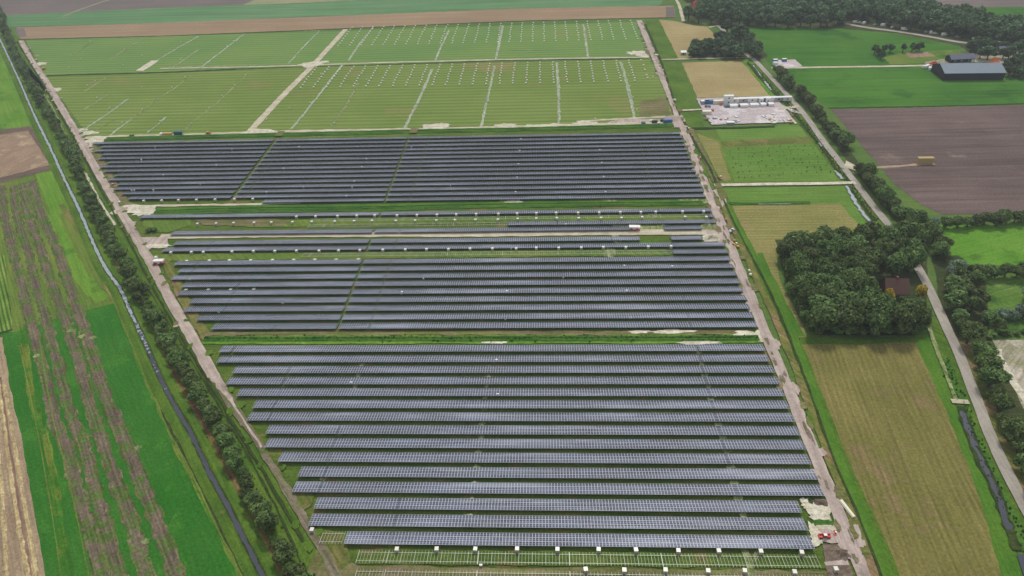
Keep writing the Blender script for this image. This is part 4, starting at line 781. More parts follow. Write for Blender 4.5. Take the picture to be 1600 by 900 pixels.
# ------------------------------------------------------------------ inverter cabinets (small white boxes on posts)
def inverter():
    t = empty('inverter_cabinet', (0, 0, 0), 0, 'x', 'inverter')
    MB().box(-.55, .55, -.2, .2, .7, 1.75).build('cabinet', M['white'], t)
    b = MB(); b.box(-.45, -.37, -.05, .05, 0, .7); b.box(.37, .45, -.05, .05, 0, .7); b.build('stand', M['galv'], t)
    MB().box(-.65, .65, -.4, .4, 1.78, 1.84).build('canopy', M['white'], t); t.scale = (.7, .7, .7); return t
INV = inverter(); ic = [0]
def put_inv(x, y, label, group):
    if not ic[0]: INV.location = (x, y, 0); INV['label'] = label; INV['group'] = group
    else: tree_copy(INV, (x, y, 0), 0, label, group)
    ic[0] += 1
for i, (x, y) in enumerate(sorted([(-84.5,407.4),(-256.5,394.8),(-256.5,414.0),(-202.4,408.0),(-203.7,384.9),(-232.2,372.8),(-203.9,360.3),(-242.5,353.4),(-240.9,353.4),(-229.3,353.4),(-158.5,410.2),(-110.2,390.6),(-110.6,379.2),(-159.2,379.0),(-111.3,360.8),(-110.9,353.6),(-139.9,354.5),(-160.1,348.8),(-111.8,342.9),(-53.6,354.3),(-14.7,399.1),(-15.0,380.3),(-15.3,362.7),(-15.5,344.8),(35.3,398.2),(35.3,380.3),(35.1,362.0),(34.8,343.8),(-14.3,416.4),(11.6,309.4)])):
    put_inv(x, y-.4, '%s small white inverter cabinet from the left in the far array' % nth(i+1), 'inverter cabinets of the far array')
for i, (x, y) in enumerate(sorted([(-118.1,243.3),(-65.0,250.0),(-64.9,251.0),(-16.9,251.0),(-16.7,231.1),(37.3,250.9),(37.0,231.5),(-169.1,262.4),(-16.1,286.7),(-145.3,237.0),(-75.2,192.0),(-17.7,185.6),(63.4,185.0),(38.1,270.7),(9.0,261.7),(60.5,269.9),(-19.2,204.9),(-19.2,115.2),(-56.5,261.5)])):
    put_inv(x, y-.4, '%s small white inverter cabinet from the left in the nearer two arrays' % nth(i+1), 'inverter cabinets of the nearer arrays')
for i, (x, y) in enumerate(sorted([(-409.9,580.6),(-412.0,602.9),(-384.6,628.2),(-383.6,643.4),(-363.8,584.2),(-383.5,661.4),(-359.5,609.9),(-432.5,657.0),(-339.1,645.9),(-317.8,596.5),(-289.9,632.6),(-288.3,647.9),(-367.9,544.9),(-368.8,534.6),(-320.7,529.0),(-345.9,506.8),(-324.3,484.9),(-300.5,456.2),(-296.7,479.8),(-294.8,526.1),(-293.8,549.5),(-294.3,500.1),(-272.8,457.3),(-247.5,451.6),(-246.7,481.1),(-246.3,505.5),(-244.3,527.5),(-243.8,551.1),(-289.5,648.0),(-200.0,487.5),(-172.4,487.3),(-144.1,483.4),(-143.5,506.6),(-139.8,534.3),(-145.0,448.1),(-180.6,550.2),(-91.4,507.8),(-91.6,482.0),(-92.2,458.2),(-39.1,506.2),(-39.6,483.0),(-40.4,459.2),(13.1,507.3),(12.6,484.1),(11.4,474.3),(12.0,460.1),(66.8,530.6),(65.4,508.4),(65.3,485.0),(65.5,462.1),(85.0,526.6),(35.7,447.7),(46.9,441.7),(49.2,442.7),(-185.1,478.0),(-195.5,457.2)])):
    put_inv(x, y, '%s white cabinet from the left along the trenches of the staked plots' % nth(i+1), 'cabinets along the staked plot trenches')

# ------------------------------------------------------------------ vehicles, machines, containers
def vehicle(kind, mat):
    """cars and vans seen small: shaped body, glass, wheels, lights"""
    van = kind == 'van'
    t = empty(kind, (0, 0, 0), 0, 'x', 'van' if van else 'car')
    if van: prof = [(-2.5, .35), (2.6, .35), (2.65, .95), (2.1, 1.25), (1.5, 2.15), (-2.4, 2.25), (-2.55, 1.9)]
    else: prof = [(-2.1, .3), (2.15, .3), (2.2, .75), (1.2, .95), (.45, 1.45), (-1.2, 1.48), (-1.9, 1.0), (-2.15, .9)]
    MB().prism(prof, -.92, .92).build('body', M[mat], t)
    gl = MB()
    if van:
        gl.add([(2.11, -.8, 1.3), (2.11, .8, 1.3), (1.56, .8, 2.08), (1.56, -.8, 2.08)], [(0, 1, 2, 3)])
        for s in (-1, 1): gl.add([(.4, s*.93, 1.3), (1.9, s*.93, 1.3), (1.45, s*.93, 2.0), (.4, s*.93, 2.0)], [(0, 1, 2, 3)])
    else:
        gl.add([(1.21, -.8, .98), (1.21, .8, .98), (.5, .8, 1.43), (.5, -.8, 1.43)], [(0, 1, 2, 3)])
        gl.add([(-1.88, -.8, 1.03), (-1.88, .8, 1.03), (-1.24, .8, 1.44), (-1.24, -.8, 1.44)], [(0, 1, 2, 3)])
        for s in (-1, 1): gl.add([(-1.5, s*.93, 1.02), (1.0, s*.93, 1.0), (.4, s*.93, 1.38), (-1.1, s*.93, 1.4)], [(0, 1, 2, 3)])
    gl.build('windows', M['glass_d'], t)
    for x in ((-1.6, 1.7) if van else (-1.3, 1.35)):
        for s in (-1, 1): MB().cyl((x, s*.72, .33), (x, s*.95, .33), .33, n=12).build('wheel', M['black'], t)
    for s in (-1, 1): MB().box(2.55 if van else 2.1, 2.68 if van else 2.23, s*.7-.15, s*.7+.15, .6, .8).build('headlight', M['silver'], t)
    return t
def place(proto, x, y, rz, label, group=None, first=[]):
    if id(proto) not in first:
        first.append(id(proto)); proto.location = (x, y, proto.location.z); proto.rotation_euler = (0, 0, rz); proto['label'] = label
        if group: proto['group'] = group
        return proto
    return tree_copy(proto, (x, y, 0), rz, label, group)
def container(L, Wd, Hh, mat, x, y, rz, label, cat='container', z=.02, windows=0, door=True, roof=None):
    t = empty('portable_cabin' if windows else 'shipping_container', (x, y, z+.64), rz, label, cat)
    b = MB(); b.box(-L/2, L/2, -Wd/2, Wd/2, 0, Hh); n = int(L/.5)
    for i in range(n):
        xx = -L/2+.25+i*(L-.3)/n
        if not windows:
            for s in (-1, 1): b.box(xx-.08, xx+.08, s*Wd/2-.03, s*Wd/2+.03, .15, Hh-.15)
    b.build('body', M[mat], t)
    MB().box(-L/2-.04, L/2+.04, -Wd/2-.05, Wd/2+.05, Hh-.002, Hh+.09).build('roof', M[roof or mat], t)
    if door: MB().box(L/2, L/2+.04, -Wd/2+.1, Wd/2-.1, .1, Hh-.1).build('door', M['silver'], t)
    for i in range(windows):
        xx = -L/2+L*(i+.5)/windows
        MB().box(xx-.5, xx+.5, -Wd/2-.03, -Wd/2+.01, 1.0, 1.9).build('window', M['glass_d'], t)
    t.location.z = z
    return t
YR = R(2)
container(6, 2.4, 2.6, 'teal', *[(-249.2,434.2)][0], R(-1), 'dark teal container beside the track left of the far array')
container(6, 2.4, 2.4, 'blue', *[(83.5,440.1)][0], R(2), 'blue container near the top of the gravel road')
container(6, 2.5, 2.8, 'silver', *[(114.0,471.5)][0], R(10), 'pale blue container at the left end of the depot line', roof='white')
container(6, 2.5, 2.8, 'blue', *[(116.7,471.4)][0], R(4), 'blue container second from the left in the depot line')
container(7, 2.5, 2.8, 'cream', *[(122.9,471.1)][0], R(2), 'pinkish cream container with a red lorry beside it')
for k in range(2):
    container(6.6, 2.5, 2.9, 'white', [(129.8,470.1)][0][0], [(129.8,470.1)][0][1]+.4*k, R(1), 'white site cabin, %s of the two stacked at the depot' % ('lower', 'upper')[k], 'site cabin', z=.64+3.0*k, windows=1)
for i in range(7):
    x, y = [(134.6,469.9),(150.8,470.8)][0][0]+i*6.3*.98, [(134.6,469.9)][0][1]+i*.25
    container(6.1, 2.6, 2.7, 'silver' if i % 2 else 'white', x, y+3, R(1), 'white flat roofed site cabin, %s from the left in the long depot line' % nth(i+1), 'site cabin', z=.64, windows=1, roof='white')
container(3.0, 2.6, 3.2, 'white', *[(153.0,472.5)][0], R(1), 'tall pinkish white cabin right of the long cabin line', 'site cabin', windows=1)
container(1.6, 2.6, 2.6, 'blue', *[(155.7,473.0)][0], R(1), 'bright blue toilet cabin in the depot line', 'toilet cabin', windows=0)
container(3.6, 2.6, 3.4, 'white', *[(157.9,472.8)][0], R(1), 'white rounded storage unit at the right end of the depot', 'storage unit', windows=1)
container(6, 2.5, 2.6, 'cream', *[(111.8,453.1)][0], R(2), 'pale pink container alone at the left edge of the depot yard')
container(5, 2.5, 1.6, 'silver', *[(124.1,436.1)][0], R(1), 'low grey container at the near edge of the depot yard', roof='white')
container(3.5, 2.3, 2.2, 'blue', *[(186.1,557.4)][0], R(5), 'small blue container beside the farm track', roof='white')
container(3.5, 2.3, 2.2, 'blue', *[(193.4,558.5)][0], R(5), 'small blue and white container, right one beside the farm track', roof='cream')
container(3.5, 2.3, 2.0, 'white', *[(184.4,551.4)][0], R(5), 'small white container beside the farm track')
CARS = {k: vehicle(k[0], k[1]) for k in (('van', 'white'), ('car', 'white'), ('car', 'darkcar'), ('car', 'silver'), ('car', 'bluecar'), ('car', 'redcar'))}
seq = [('car', 'bluecar'), ('car', 'darkcar'), ('van', 'white'), ('van', 'white'), ('van', 'white'), ('car', 'darkcar'), ('van', 'white'), ('van', 'white'), ('van', 'white'), ('car', 'silver'), ('van', 'white'), ('van', 'white'), ('van', 'white'), ('car', 'silver'), ('van', 'white'), ('van', 'white'), ('car', 'darkcar'), ('van', 'white'), ('van', 'white')]
pa, pb = [(127.0,465.5),(159.1,467.4)]
for i, k in enumerate(seq):
    f = i/(len(seq)-1)
    cn = {'white': 'white van', 'bluecar': 'blue car', 'darkcar': 'dark car', 'silver': 'silver car'}[k[1]]
    place(CARS[k], pa[0]+(pb[0]-pa[0])*f, pa[1]+(pb[1]-pa[1])*f-1, R(90+rng.uniform(-4, 4)), '%s parked %s from the left in the depot row' % (cn, nth(i+1)), 'vehicles parked before the cabins')
for (x, y), k, l in zip([(113.8,465.6),(116.0,465.5),(124.6,468.6),(116.8,458.5),(111.6,445.3)], (('car', 'darkcar'), ('car', 'bluecar'), ('car', 'redcar'), ('car', 'redcar'), ('car', 'silver')),
    ('dark car parked before the left containers', 'blue car parked before the left containers', 'red car between the cream container and the white cabins', 'red car right of the pink container', 'silver car among rubble in the depot corner')):
    place(CARS[k], x, y, R(80), l)
for i, (x, y) in enumerate([(285.5,659.5),(289.6,658.1),(292.2,655.8),(300.5,651.0),(305.9,647.5),(311.6,642.0),(318.5,634.6),(333.8,625.6),(336.7,623.5),(339.0,621.4),(344.7,616.3),(352.6,609.3),(362.3,603.1),(364.4,601.2),(368.9,595.5),(372.0,593.5),(377.2,589.7)]):
    k = (('van', 'white'), ('car', 'white'), ('van', 'white'), ('car', 'silver'))[i % 4]
    place(CARS[k], x, y, R(rng.uniform(-30, 60)), 'white vehicle parked under the far wood edge, %s from the left' % nth(i+1), 'vehicles along the far wood')

def machine(mat, rz, loc, label, cat='telehandler', boom=True, size=.8):
    t = empty('telehandler', (loc[0], loc[1], .5), rz, label, cat)
    b = MB(); b.prism([(-2.2, .5), (2.2, .5), (2.3, 1.0), (.4, 1.25), (-2.2, 1.3)], -.75, .75); b.build('chassis', M[mat], t)
    MB().prism([(-.7, 1.2), (.7, 1.2), (.55, 2.3), (-.6, 2.35)], -.8, .1).build('cab', M['glass_d'], t)
    MB().box(-.65, .6, -.84, .14, 2.33, 2.42).build('cab_roof', M['white'], t)
    if boom: MB().beam((-1.9, .5, 1.7), (2.6, .5, 1.3), .3, .35).build('boom', M[mat], t)
    for x in (-1.4, 1.4):
        for s in (-1, 1):
            w_ = MB().cyl((x, s*.7, .5), (x, s*1.1, .5), .52, n=14).build('wheel', M['black'], t); MB().cyl((x, s*1.0, .5), (x, s*1.13, .5), .24, n=10).build('rim', M['white'], w_)
    t.location.z = .1; t.scale = (size,)*3 ; return t
machine('red', R(5), [(84.0,125.8)][0], 'red telehandler with white cab roof beside the sandy apron')
machine('red', R(70), [(87.7,127.2)][0], 'small red machine with a white roof on the gravel road edge', boom=False, size=.42)
machine('yellow', R(120), [(94.1,287.6)][0], 'yellow wheeled machine on the grass beside the gravel road', 'loader')
machine('orange', R(10), [(-228.7,434.4)][0], 'small orange machine on the track above the far array', 'loader')
machine('red', R(60), [(-258.1,361.1)][0], 'red and white machine at the left end of the far array', boom=False, size=.55)
machine('red', R(80), [(94.6,384.4)][0], 'red and white machine on the gravel road verge beside the far array', boom=False, size=.6)
machine('tan', R(100), [(101.3,358.4)][0], 'small tan machine in the mown grass above the white path', 'loader')
machine('white', R(40), [(95.2,301.3)][0], 'pale machine in the dry verge above the yellow one', 'loader')
def trailer(loc, rz, label, L=5.0):
    t = empty('site_trailer', (loc[0], loc[1], 0), rz, label, 'trailer')
    MB().box(-L/2, L/2, -1.1, 1.1, .7, 1.5).build('lower_body', M['red'], t)
    MB().box(-L/2, L/2, -1.1, 1.1, 1.5, 2.5).build('upper_body', M['white'], t)
    MB().box(-L/2-.05, L/2+.05, -1.15, 1.15, 2.5, 2.6).build('roof', M['white'], t)
    for i in range(3): MB().box(-L/2+.6+i*1.5, -L/2+1.5+i*1.5, -1.14, -1.09, 1.0, 2.0).build('panel', M['red' if i != 1 else 'white'], t)
    MB().beam((L/2, 0, .8), (L/2+1.4, 0, .6), .12).build('drawbar', M['galv'], t)
    for s in (-1, 1): MB().cyl((0, s*.85, .4), (0, s*1.12, .4), .4, n=12).build('wheel', M['black'], t)
trailer([(-190.6,276.3)][0], R(2), 'white and red trailer beside the left gravel road')
trailer([(46.5,303.6)][0], R(-3), 'red and white trailer on bare soil above the service track', 5.5)
# crates with flat timber piles by the far track
def pile(loc, L, Wd, Hh, mat, label, cat, rz=0, n=4):
    t = empty('material_pile', (loc[0], loc[1], .3), rz, label, cat)
    for i in range(n):
        MB().box(-L/2+rng.uniform(0, .3), L/2-rng.uniform(0, .3), -Wd/2, Wd/2, i*Hh/n, (i+.85)*Hh/n).build('layer', M[mat], t)
pile([(-257.5,434.5)][0], 7, 2, 1.4, 'tan', 'tan pile of timber beside the teal container', 'timber pile')
pile([(-261.6,434.7)][0], 2.5, 2, 1.2, 'white', 'white pile left of the tan timber', 'material pile')
pile([(-281.7,432.3)][0], 3, 2, 1.0, 'black', 'small dark heap on the track above the far array', 'material pile')
pile([(127.5,291.1)][0], 1, 1, 1, 'white', 'small white crate hidden in the grass', 'crate') if False else None
pile([(94.3,135.7)][0], 1.3, 6.5, .9, 'cream', 'long cream pile of boards on the verge beside the gravel road', 'board pile', R(17), 3)
pile([(80.4,442.4)][0], 3, 1.6, 1.2, 'black', 'dark heap left of the blue container', 'material pile')
pile([(75.0,440.5)][0], 4, 2, 1.4, 'black', 'dark green waste heap on the gravel apron', 'material pile')
pile([(77.4,438.8)][0], 2.4, 1, .8, 'white', 'white pile in front of the dark heap', 'material pile')
pile([(67.3,439.8)][0], 3, 2, .8, 'teal', 'green stacked material near the top of the gravel apron', 'material pile')
pile([(72.8,442.7)][0], 2, 1.4, .9, 'white', 'white stacked material on the gravel apron', 'material pile')
pile([(94.6,578.2)][0], 3, 1.6, 1.4, 'cream', 'cream crate where two tracks meet the gravel road', 'crate')
pile([(-194.4,280.9)][0], 1.4, 1.4, 1.3, 'white', 'small white crate above the left trailer', 'crate')
pile([(-431.8,578.7)][0], 2.4, 2, 1.4, 'orange', 'orange crate beside the far left road', 'crate')
for i, (x, y) in enumerate([(95.6,416.9),(95.6,429.0),(94.3,291.7),(95.3,265.7),(94.6,312.1),(95.1,262.6)]): pile((x, y), 1.2, 1.2, 1.0, 'cream' if i % 2 else 'wood', '%s small crate down the right verge of the gravel road' % nth(i+1), 'crate')
for i in range(26):
    x, y = [(161.7,440.9)][0]; pile((x+rng.uniform(-14, 6), y+rng.uniform(-7, 9)), rng.uniform(1, 2.6), rng.uniform(.6, 1.6), rng.uniform(.4, .9), ('cream', 'wood', 'white')[i % 3], 'pale low stack of timber or frames in the right corner of the depot yard', 'material stack', rng.uniform(0, 3), 2)
for i in range(16):
    x, y = [(118.3,440.7)][0]; pile((x+rng.uniform(-9, 12), y+rng.uniform(-4, 6)), rng.uniform(1, 3), rng.uniform(.6, 1.6), rng.uniform(.4, .9), ('white', 'silver', 'wood')[i % 3], 'grey low stack of material in the left corner of the depot yard', 'material stack', rng.uniform(0, 3), 2)
for o in [o for o in COL.objects if o.name.startswith('material_pile') and 'depot yard' in str(o.get('label', ''))]: o['group'] = 'material stacks of the depot yard'; o.location.z = .66

# straw bale stack
def bales():
    x0, y0 = [(217.8,373.3)][0]; me = None
    for k in range(3):
        for i in range(4):
            for j in range(2):
                if me is None: me = MB().box(-1.1, 1.1, -.6, .6, 0, 1.2).mesh('straw_bale', M['strawbale'])
                tag(link('straw_bale', me, None, (x0+1.1+i*2.25, y0+.6+j*1.25, .2+k*1.22), rng.uniform(-.03, .03)), 'straw bale in the stack on the brown field, %s layer' % ('lowest', 'middle', 'top')[k], 'straw bale', 'straw bales stacked on the brown field')
bales()

# ------------------------------------------------------------------ buildings
def gable_house(name, A, B, depth, eave, ridge, wall, roof, label, cat='house', windows=(), hip=False, door=None, chim=False, over=.5, ribs=0, name2=None):
    """A, B: near corners left and right; the ridge runs along A-B"""
    A, B = Vector(A[:2]), Vector(B[:2]); L = (B-A).length; ang = math.atan2((B-A).y, (B-A).x); c = (A+B)/2
    t = empty(name, (c.x, c.y, 0), ang, label, cat)
    b = MB(); h = L/2
    V = [(-h, 0, 0), (h, 0, 0), (h, depth, 0), (-h, depth, 0), (-h, 0, eave), (h, 0, eave), (h, depth, eave), (-h, depth, eave), (-h, depth/2, ridge), (h, depth/2, ridge)]
    b.add(V, [(0, 1, 5, 4), (2, 3, 7, 6), (1, 2, 6, 9, 5), (3, 0, 4, 8, 7)]); wl = b.build('wall', M[wall], t)
    sl = (ridge-eave)/(depth/2); rb = MB(); ht = h+over; th = .25; inset = (depth*.35 if hip else 0)
    for s in (0, 1):
        y0, y1 = (-over, depth/2) if s == 0 else (depth+over, depth/2)
        z0, z1 = eave-over*sl+.02, ridge+.02
        V = [(-ht, y0, z0), (ht, y0, z0), (ht-inset, y1, z1), (-ht+inset, y1, z1), (-ht, y0, z0+th), (ht, y0, z0+th), (ht-inset, y1, z1+th), (-ht+inset, y1, z1+th)]
        rb.add(V, [(0, 3, 2, 1), (4, 5, 6, 7), (0, 1, 5, 4), (1, 2, 6, 5), (2, 3, 7, 6), (3, 0, 4, 7)])
        for i in range(ribs):
            x = -ht+(i+.5)*2*ht/ribs; rb.beam((x, y0, z0+th+.03), (x, y1, z1+th+.03), .12, .1)
    if hip:
        for s in (-1, 1): rb.add([(s*ht, -over, eave), (s*ht, depth+over, eave), (s*(ht-inset), depth/2, ridge+.2)], [(0, 1, 2)])
    r_ = rb.build('roof', M[roof], t)
    if chim: MB().box(-.4, .4, depth/2-.4, depth/2+.4, ridge-.5, ridge+1.2).build('chimney', M['brick'], r_)
    for (x, z, w_, h_) in windows:
        f = MB().box(x-w_/2, x+w_/2, -.06, -.01, z, z+h_).build('window', M['white'], t); MB().box(x-w_/2+.12, x+w_/2-.12, -.09, -.05, z+.12, z+h_-.12).build('pane', M['glass_d'], f)
    if door: MB().box(door[0]-door[1]/2, door[0]+door[1]/2, -.08, -.01, 0.02, door[2]).build('door', M[door[3]], t)
    return t
gable_house('barn', [(294.3,508.5)][0], [(336.6,507.3)][0], 21, 5.4, 9.0, 'navy', 'roofblue', 'long dark navy barn with a pale blue sheet roof', 'barn', [], door=(0, 5, 3.8, 'black'), ribs=40)
gable_house('shed', [(317.1,545.6)][0], [(335.9,547.4)][0], 8, 3.0, 5.4, 'navy', 'roofgrey', 'smaller grey roofed farm building behind the long barn', 'farm building', [(-6, 1, 1.4, 1.1), (-1, 1, 1.4, 1.1), (5, 1, 1.4, 1.1)], door=(8, 2.4, 2.3, 'white'))
gable_house('farmhouse', [(349.9,561.9)][0], [(358.3,562.9)][0], 8, 2.8, 5.6, 'brick', 'roofgrey', 'grey roofed farmhouse among garden trees behind the barn', 'house', [(-4, 1, 1.2, 1.2), (0, 1, 1.2, 1.2), (4, 1, 1.2, 1.2)], door=(2, 1.1, 2.1, 'white'), chim=True)
gable_house('outbuilding', [(363.9,564.1)][0], [(374.2,565.0)][0], 8, 2.6, 5, 'brick', 'roofgrey', 'wide grey roof partly hidden by the trees at the right edge', 'farm building', [(-4, 1, 1.2, 1.2), (3, 1, 1.2, 1.2)])
gable_house('farmhouse', [(148.8,713.9)][0], [(159.7,715.2)][0], 9, 3.2, 8.5, 'brick', 'roofred', 'house with a bright orange tiled roof in front of the far wood', 'house', [(-3, 1, 1.2, 1.2), (2, 1, 1.2, 1.2)], hip=True, chim=True)
gable_house('farm_shed', [(148.0,745.7)][0], [(163.1,746.8)][0], 12, 3.2, 6.5, 'brick', 'roofbrown', 'long brown roofed farm shed at the top edge near the orange roof', 'farm building', [(-5, 1, 1.4, 1), (4, 1, 1.4, 1)])
gable_house('house', [(148.6,244.5)][0], [(157.7,243.9)][0], 9, 3.2, 7.8, 'brick', 'roofbrown', 'brown roofed house hidden in the wood beside the lane', 'house', [(-3.5, 1, 1.2, 1.2), (0, 1, 1.2, 1.2), (4, 1, 1.2, 1.2)], door=(2, 1.1, 2.1, 'white'), chim=True)
gable_house('shed', [(115.4,580.0)][0], [(119.1,579.8)][0], 3.5, 2.2, 3.0, 'silver', 'white', 'tiny white roofed shed at the edge of the pale stubble', 'shed', door=(0, 1, 1.9, 'darkcar'))
o = patch('tarpaulin_heap', [(351.1,547.9)][0], 4.2, 3.4, 'orange', 10, h=3.2, kind='thing'); tag(o, 'orange covered heap in the farmyard', 'tarpaulin heap')
o = patch('tarpaulin_heap', [(303.5,543.5)][0], 4.5, 2.5, 'red', 10, h=2.6, kind='thing'); tag(o, 'rusty red heap at the left gable of the barn', 'scrap heap')
for i, (x, y) in enumerate([(293.6,535.2),(296.3,538.0),(295.2,532.2)]): place(CARS['van', 'white'], x, y, R(30*i), 'white van beside the left gable of the barn, one of three', 'vans at the barn')

# ------------------------------------------------------------------ trees
nrg = np.random.default_rng(11)
def crown_mesh(name, seed, nleaf, leaf, mat, nlobes=9, tall=1.0):
    """unit crown: radius about 1, centred on the origin; uneven lobes of small leaf clumps round a darker inside"""
    g = np.random.default_rng(seed)
    d = g.normal(size=(nlobes, 3)); d /= np.linalg.norm(d, axis=1)[:, None]; d[:, 2] = np.where(d[:, 2] < -.45, -d[:, 2], d[:, 2])
    C = d*g.uniform(.38, .62, (nlobes, 1)); C[:, 2] *= tall; C = np.vstack([C, [[0, 0, .1]]])
    rad = np.append(g.uniform(.3, .5, nlobes), .55)
    pr = rad**2; idx = g.choice(len(C), nleaf, p=pr/pr.sum())
    n = g.normal(size=(nleaf, 3)); n /= np.linalg.norm(n, axis=1)[:, None]
    rr = g.uniform(.72, 1.08, (nleaf, 1)); pos = C[idx]+n*rad[idx][:, None]*rr*np.array([1, 1, .9*tall])
    # keep leaves outside the other lobes
    keep = np.ones(nleaf, bool)
    for c, r in zip(C, rad):
        keep &= np.linalg.norm((pos-c)/np.array([1, 1, tall]), axis=1) > r*.66
    pos, n = pos[keep], n[keep]; k = len(pos)
    nn = n+g.normal(scale=.55, size=(k, 3)); nn /= np.linalg.norm(nn, axis=1)[:, None]
    a = np.cross(nn, g.normal(size=(k, 3))); a /= np.linalg.norm(a, axis=1)[:, None]; b = np.cross(nn, a)
    s = g.uniform(.6, 1.3, (k, 1))*leaf
    Q = np.stack([pos-a*s-b*s*.6, pos+a*s*.3-b*s*.9, pos+a*s+b*s*.6, pos-a*s*.3+b*s*.9], 1)
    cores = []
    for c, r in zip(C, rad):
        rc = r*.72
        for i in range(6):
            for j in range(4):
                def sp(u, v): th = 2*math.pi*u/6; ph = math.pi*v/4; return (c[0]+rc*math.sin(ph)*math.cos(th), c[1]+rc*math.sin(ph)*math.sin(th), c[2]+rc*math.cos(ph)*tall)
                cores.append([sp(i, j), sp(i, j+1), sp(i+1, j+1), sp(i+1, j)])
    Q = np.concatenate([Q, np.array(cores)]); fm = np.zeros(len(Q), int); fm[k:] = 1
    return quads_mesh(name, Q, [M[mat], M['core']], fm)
def trunk_mesh(seed, limbs=4):
    g = random.Random(seed); b = MB(); b.cyl((0, 0, -.02), (0, 0, .55), .05, .035, 8); 
    for i in range(limbs):
        a = 2*math.pi*i/limbs+g.random(); b.cyl((0, 0, .4+.05*i), (.3*math.cos(a), .3*math.sin(a), .75), .022, .008, 5)
    return b.mesh('trunk', M['bark'])
CR = {k: [crown_mesh('crown', 100*h+i, nl, lf, mat, nlb) for i in range(nv)] for h, (k, nl, lf, mat, nlb, nv) in enumerate([
    ('hedge', 1500, .10, 'leaf', 9, 6), ('dark', 2600, .075, 'leaf_dark', 12, 7), ('big', 3800, .062, 'leaf_dark', 16, 6), ('grey', 1800, .09, 'leaf_grey', 9, 2),
    ('yellow', 1500, .09, 'leaf_yellow', 8, 1), ('far', 800, .13, 'leaf_far', 9, 6), ('mid', 2200, .08, 'leaf', 11, 4)])}
TR = [trunk_mesh(i) for i in range(4)]
def plant_tree(x, y, r, h, kind, label, group=None, name='broadleaf_tree', lean=1.0, cat='tree', base=.02):
    """r crown radius, h total height"""
    t = empty(name, (x, y, base), rng.uniform(0, 6.28), label, cat, group)
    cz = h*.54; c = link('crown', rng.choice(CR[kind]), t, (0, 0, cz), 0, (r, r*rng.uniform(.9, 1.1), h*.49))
    link('trunk', rng.choice(TR), t, (0, 0, 0), 0, (h, h, h)); return t
def along(pts, step, jit=0):
    path = smooth_path(pts, 1.0); nn = offsets(path); out = []; acc = 0; nxt = 0
    for i in range(1, len(path)):
        acc += (path[i]-path[i-1]).length
        if acc >= nxt:
            o = path[i]+nn[i]*rng.gauss(0, jit); out.append((o.x, o.y)); nxt += step*rng.uniform(.75, 1.3)
    return out
# the hedgerow along the canal (near to far)
hp = [(-69.5,106.3),(-76.1,113.6),(-83.4,122.8),(-91.5,132.5),(-98.5,141.9),(-107.5,153.3),(-118.8,168.0),(-127.9,178.1),(-139.1,191.9),(-152.1,206.9),(-161.3,218.2),(-174.0,233.6),(-189.2,249.9),(-199.6,266.0),(-217.4,285.9),(-233.3,306.0),(-256.3,336.2),(-283.5,371.8),(-310.0,407.1),(-340.4,444.5),(-376.5,487.5),(-420.1,542.0),(-475.7,610.8),(-535.3,688.1),(-591.2,763.4),(-651.2,838.2)]
for i, (x, y) in enumerate(along(hp, 4.6, .5)):
    small = 255 < 0
    d = y/120
    r = rng.choice((2.4, 3.0, 3.5, 4.0, 4.5))*rng.uniform(.9, 1.08)
    plant_tree(x, y, r, r*rng.uniform(1.3, 1.9), rng.choice(('hedge', 'hedge', 'hedge', 'mid', 'mid', 'dark')), '%s tree from the near end of the hedgerow along the canal' % nth(i+1), 'trees of the canal hedgerow', 'hedgerow_tree')
for (x, y), l in zip([(-169.2,229.5),(-187.3,250.3),(-198.1,261.7)], ('largest dark tree of the canal hedgerow', 'dark tree just above the largest in the canal hedgerow', 'dark round tree in the canal hedgerow beside the mid road bend')):
    plant_tree(x, y, 4.6, 8, 'dark', l, None, 'hedgerow_tree')
for (x, y) in [(-207.6,307.5),(-210.1,308.2),(-210.9,306.9)]: plant_tree(x, y, 1.8, 2.2, 'hedge', 'low green bush on the sandy corner of the left road', 'bushes on the sandy corner', 'bush', cat='bush')
# trees along the lane
lp = [(178.0,523.8),(179.1,499.3),(181.3,486.3),(182.5,462.2),(182.6,448.6),(181.8,419.3),(182.0,400.1),(182.8,384.7)]
for i, (x, y) in enumerate(along(lp, 7.8, .9)):
    r = rng.uniform(3.6, 6.2); plant_tree(x, y, r, r*rng.uniform(1.6, 1.9), 'dark', '%s lane tree from the farm track down to the field gate' % nth(i+1), 'upper trees along the lane', 'lane_tree')
lp = [(181.7,362.2),(180.8,343.8),(180.5,324.0),(180.1,308.3),(180.3,293.7),(180.6,284.4)]
for i, (x, y) in enumerate(along(lp, 7.0, 1.2)):
    r = rng.uniform(3.8, 6.4); plant_tree(x, y, r, r*rng.uniform(1.6, 1.95), 'dark', '%s lane tree from the field gate down to the wood' % nth(i+1), 'middle trees along the lane', 'lane_tree')
lp = [(188.5,305.6),(188.7,294.7),(187.7,284.3),(187.8,276.5)]
for i, (x, y) in enumerate(along(lp, 7.5, 1.2)):
    r = rng.uniform(4.0, 5.2); plant_tree(x, y, r, r*1.8, 'dark', '%s tree of the second rank behind the lane trees' % nth(i+1), 'second rank lane trees', 'lane_tree')
lp = [(181.3,255.0),(177.7,242.8),(174.1,229.7),(170.8,217.4),(167.3,200.4),(164.3,188.4),(161.1,175.6),(158.5,163.2),(156.6,152.9),(153.8,139.1),(152.3,126.6),(151.6,113.3)]
for i, (x, y) in enumerate(along(lp, 6.4, 1.1)):
    r = rng.uniform(3.4, 6.0); plant_tree(x, y, r, r*rng.uniform(1.5, 1.9), 'mid' if i < 5 else 'dark', '%s tree from the junction along the lower lane' % nth(i+1), 'lower trees along the lane', 'lane_tree')
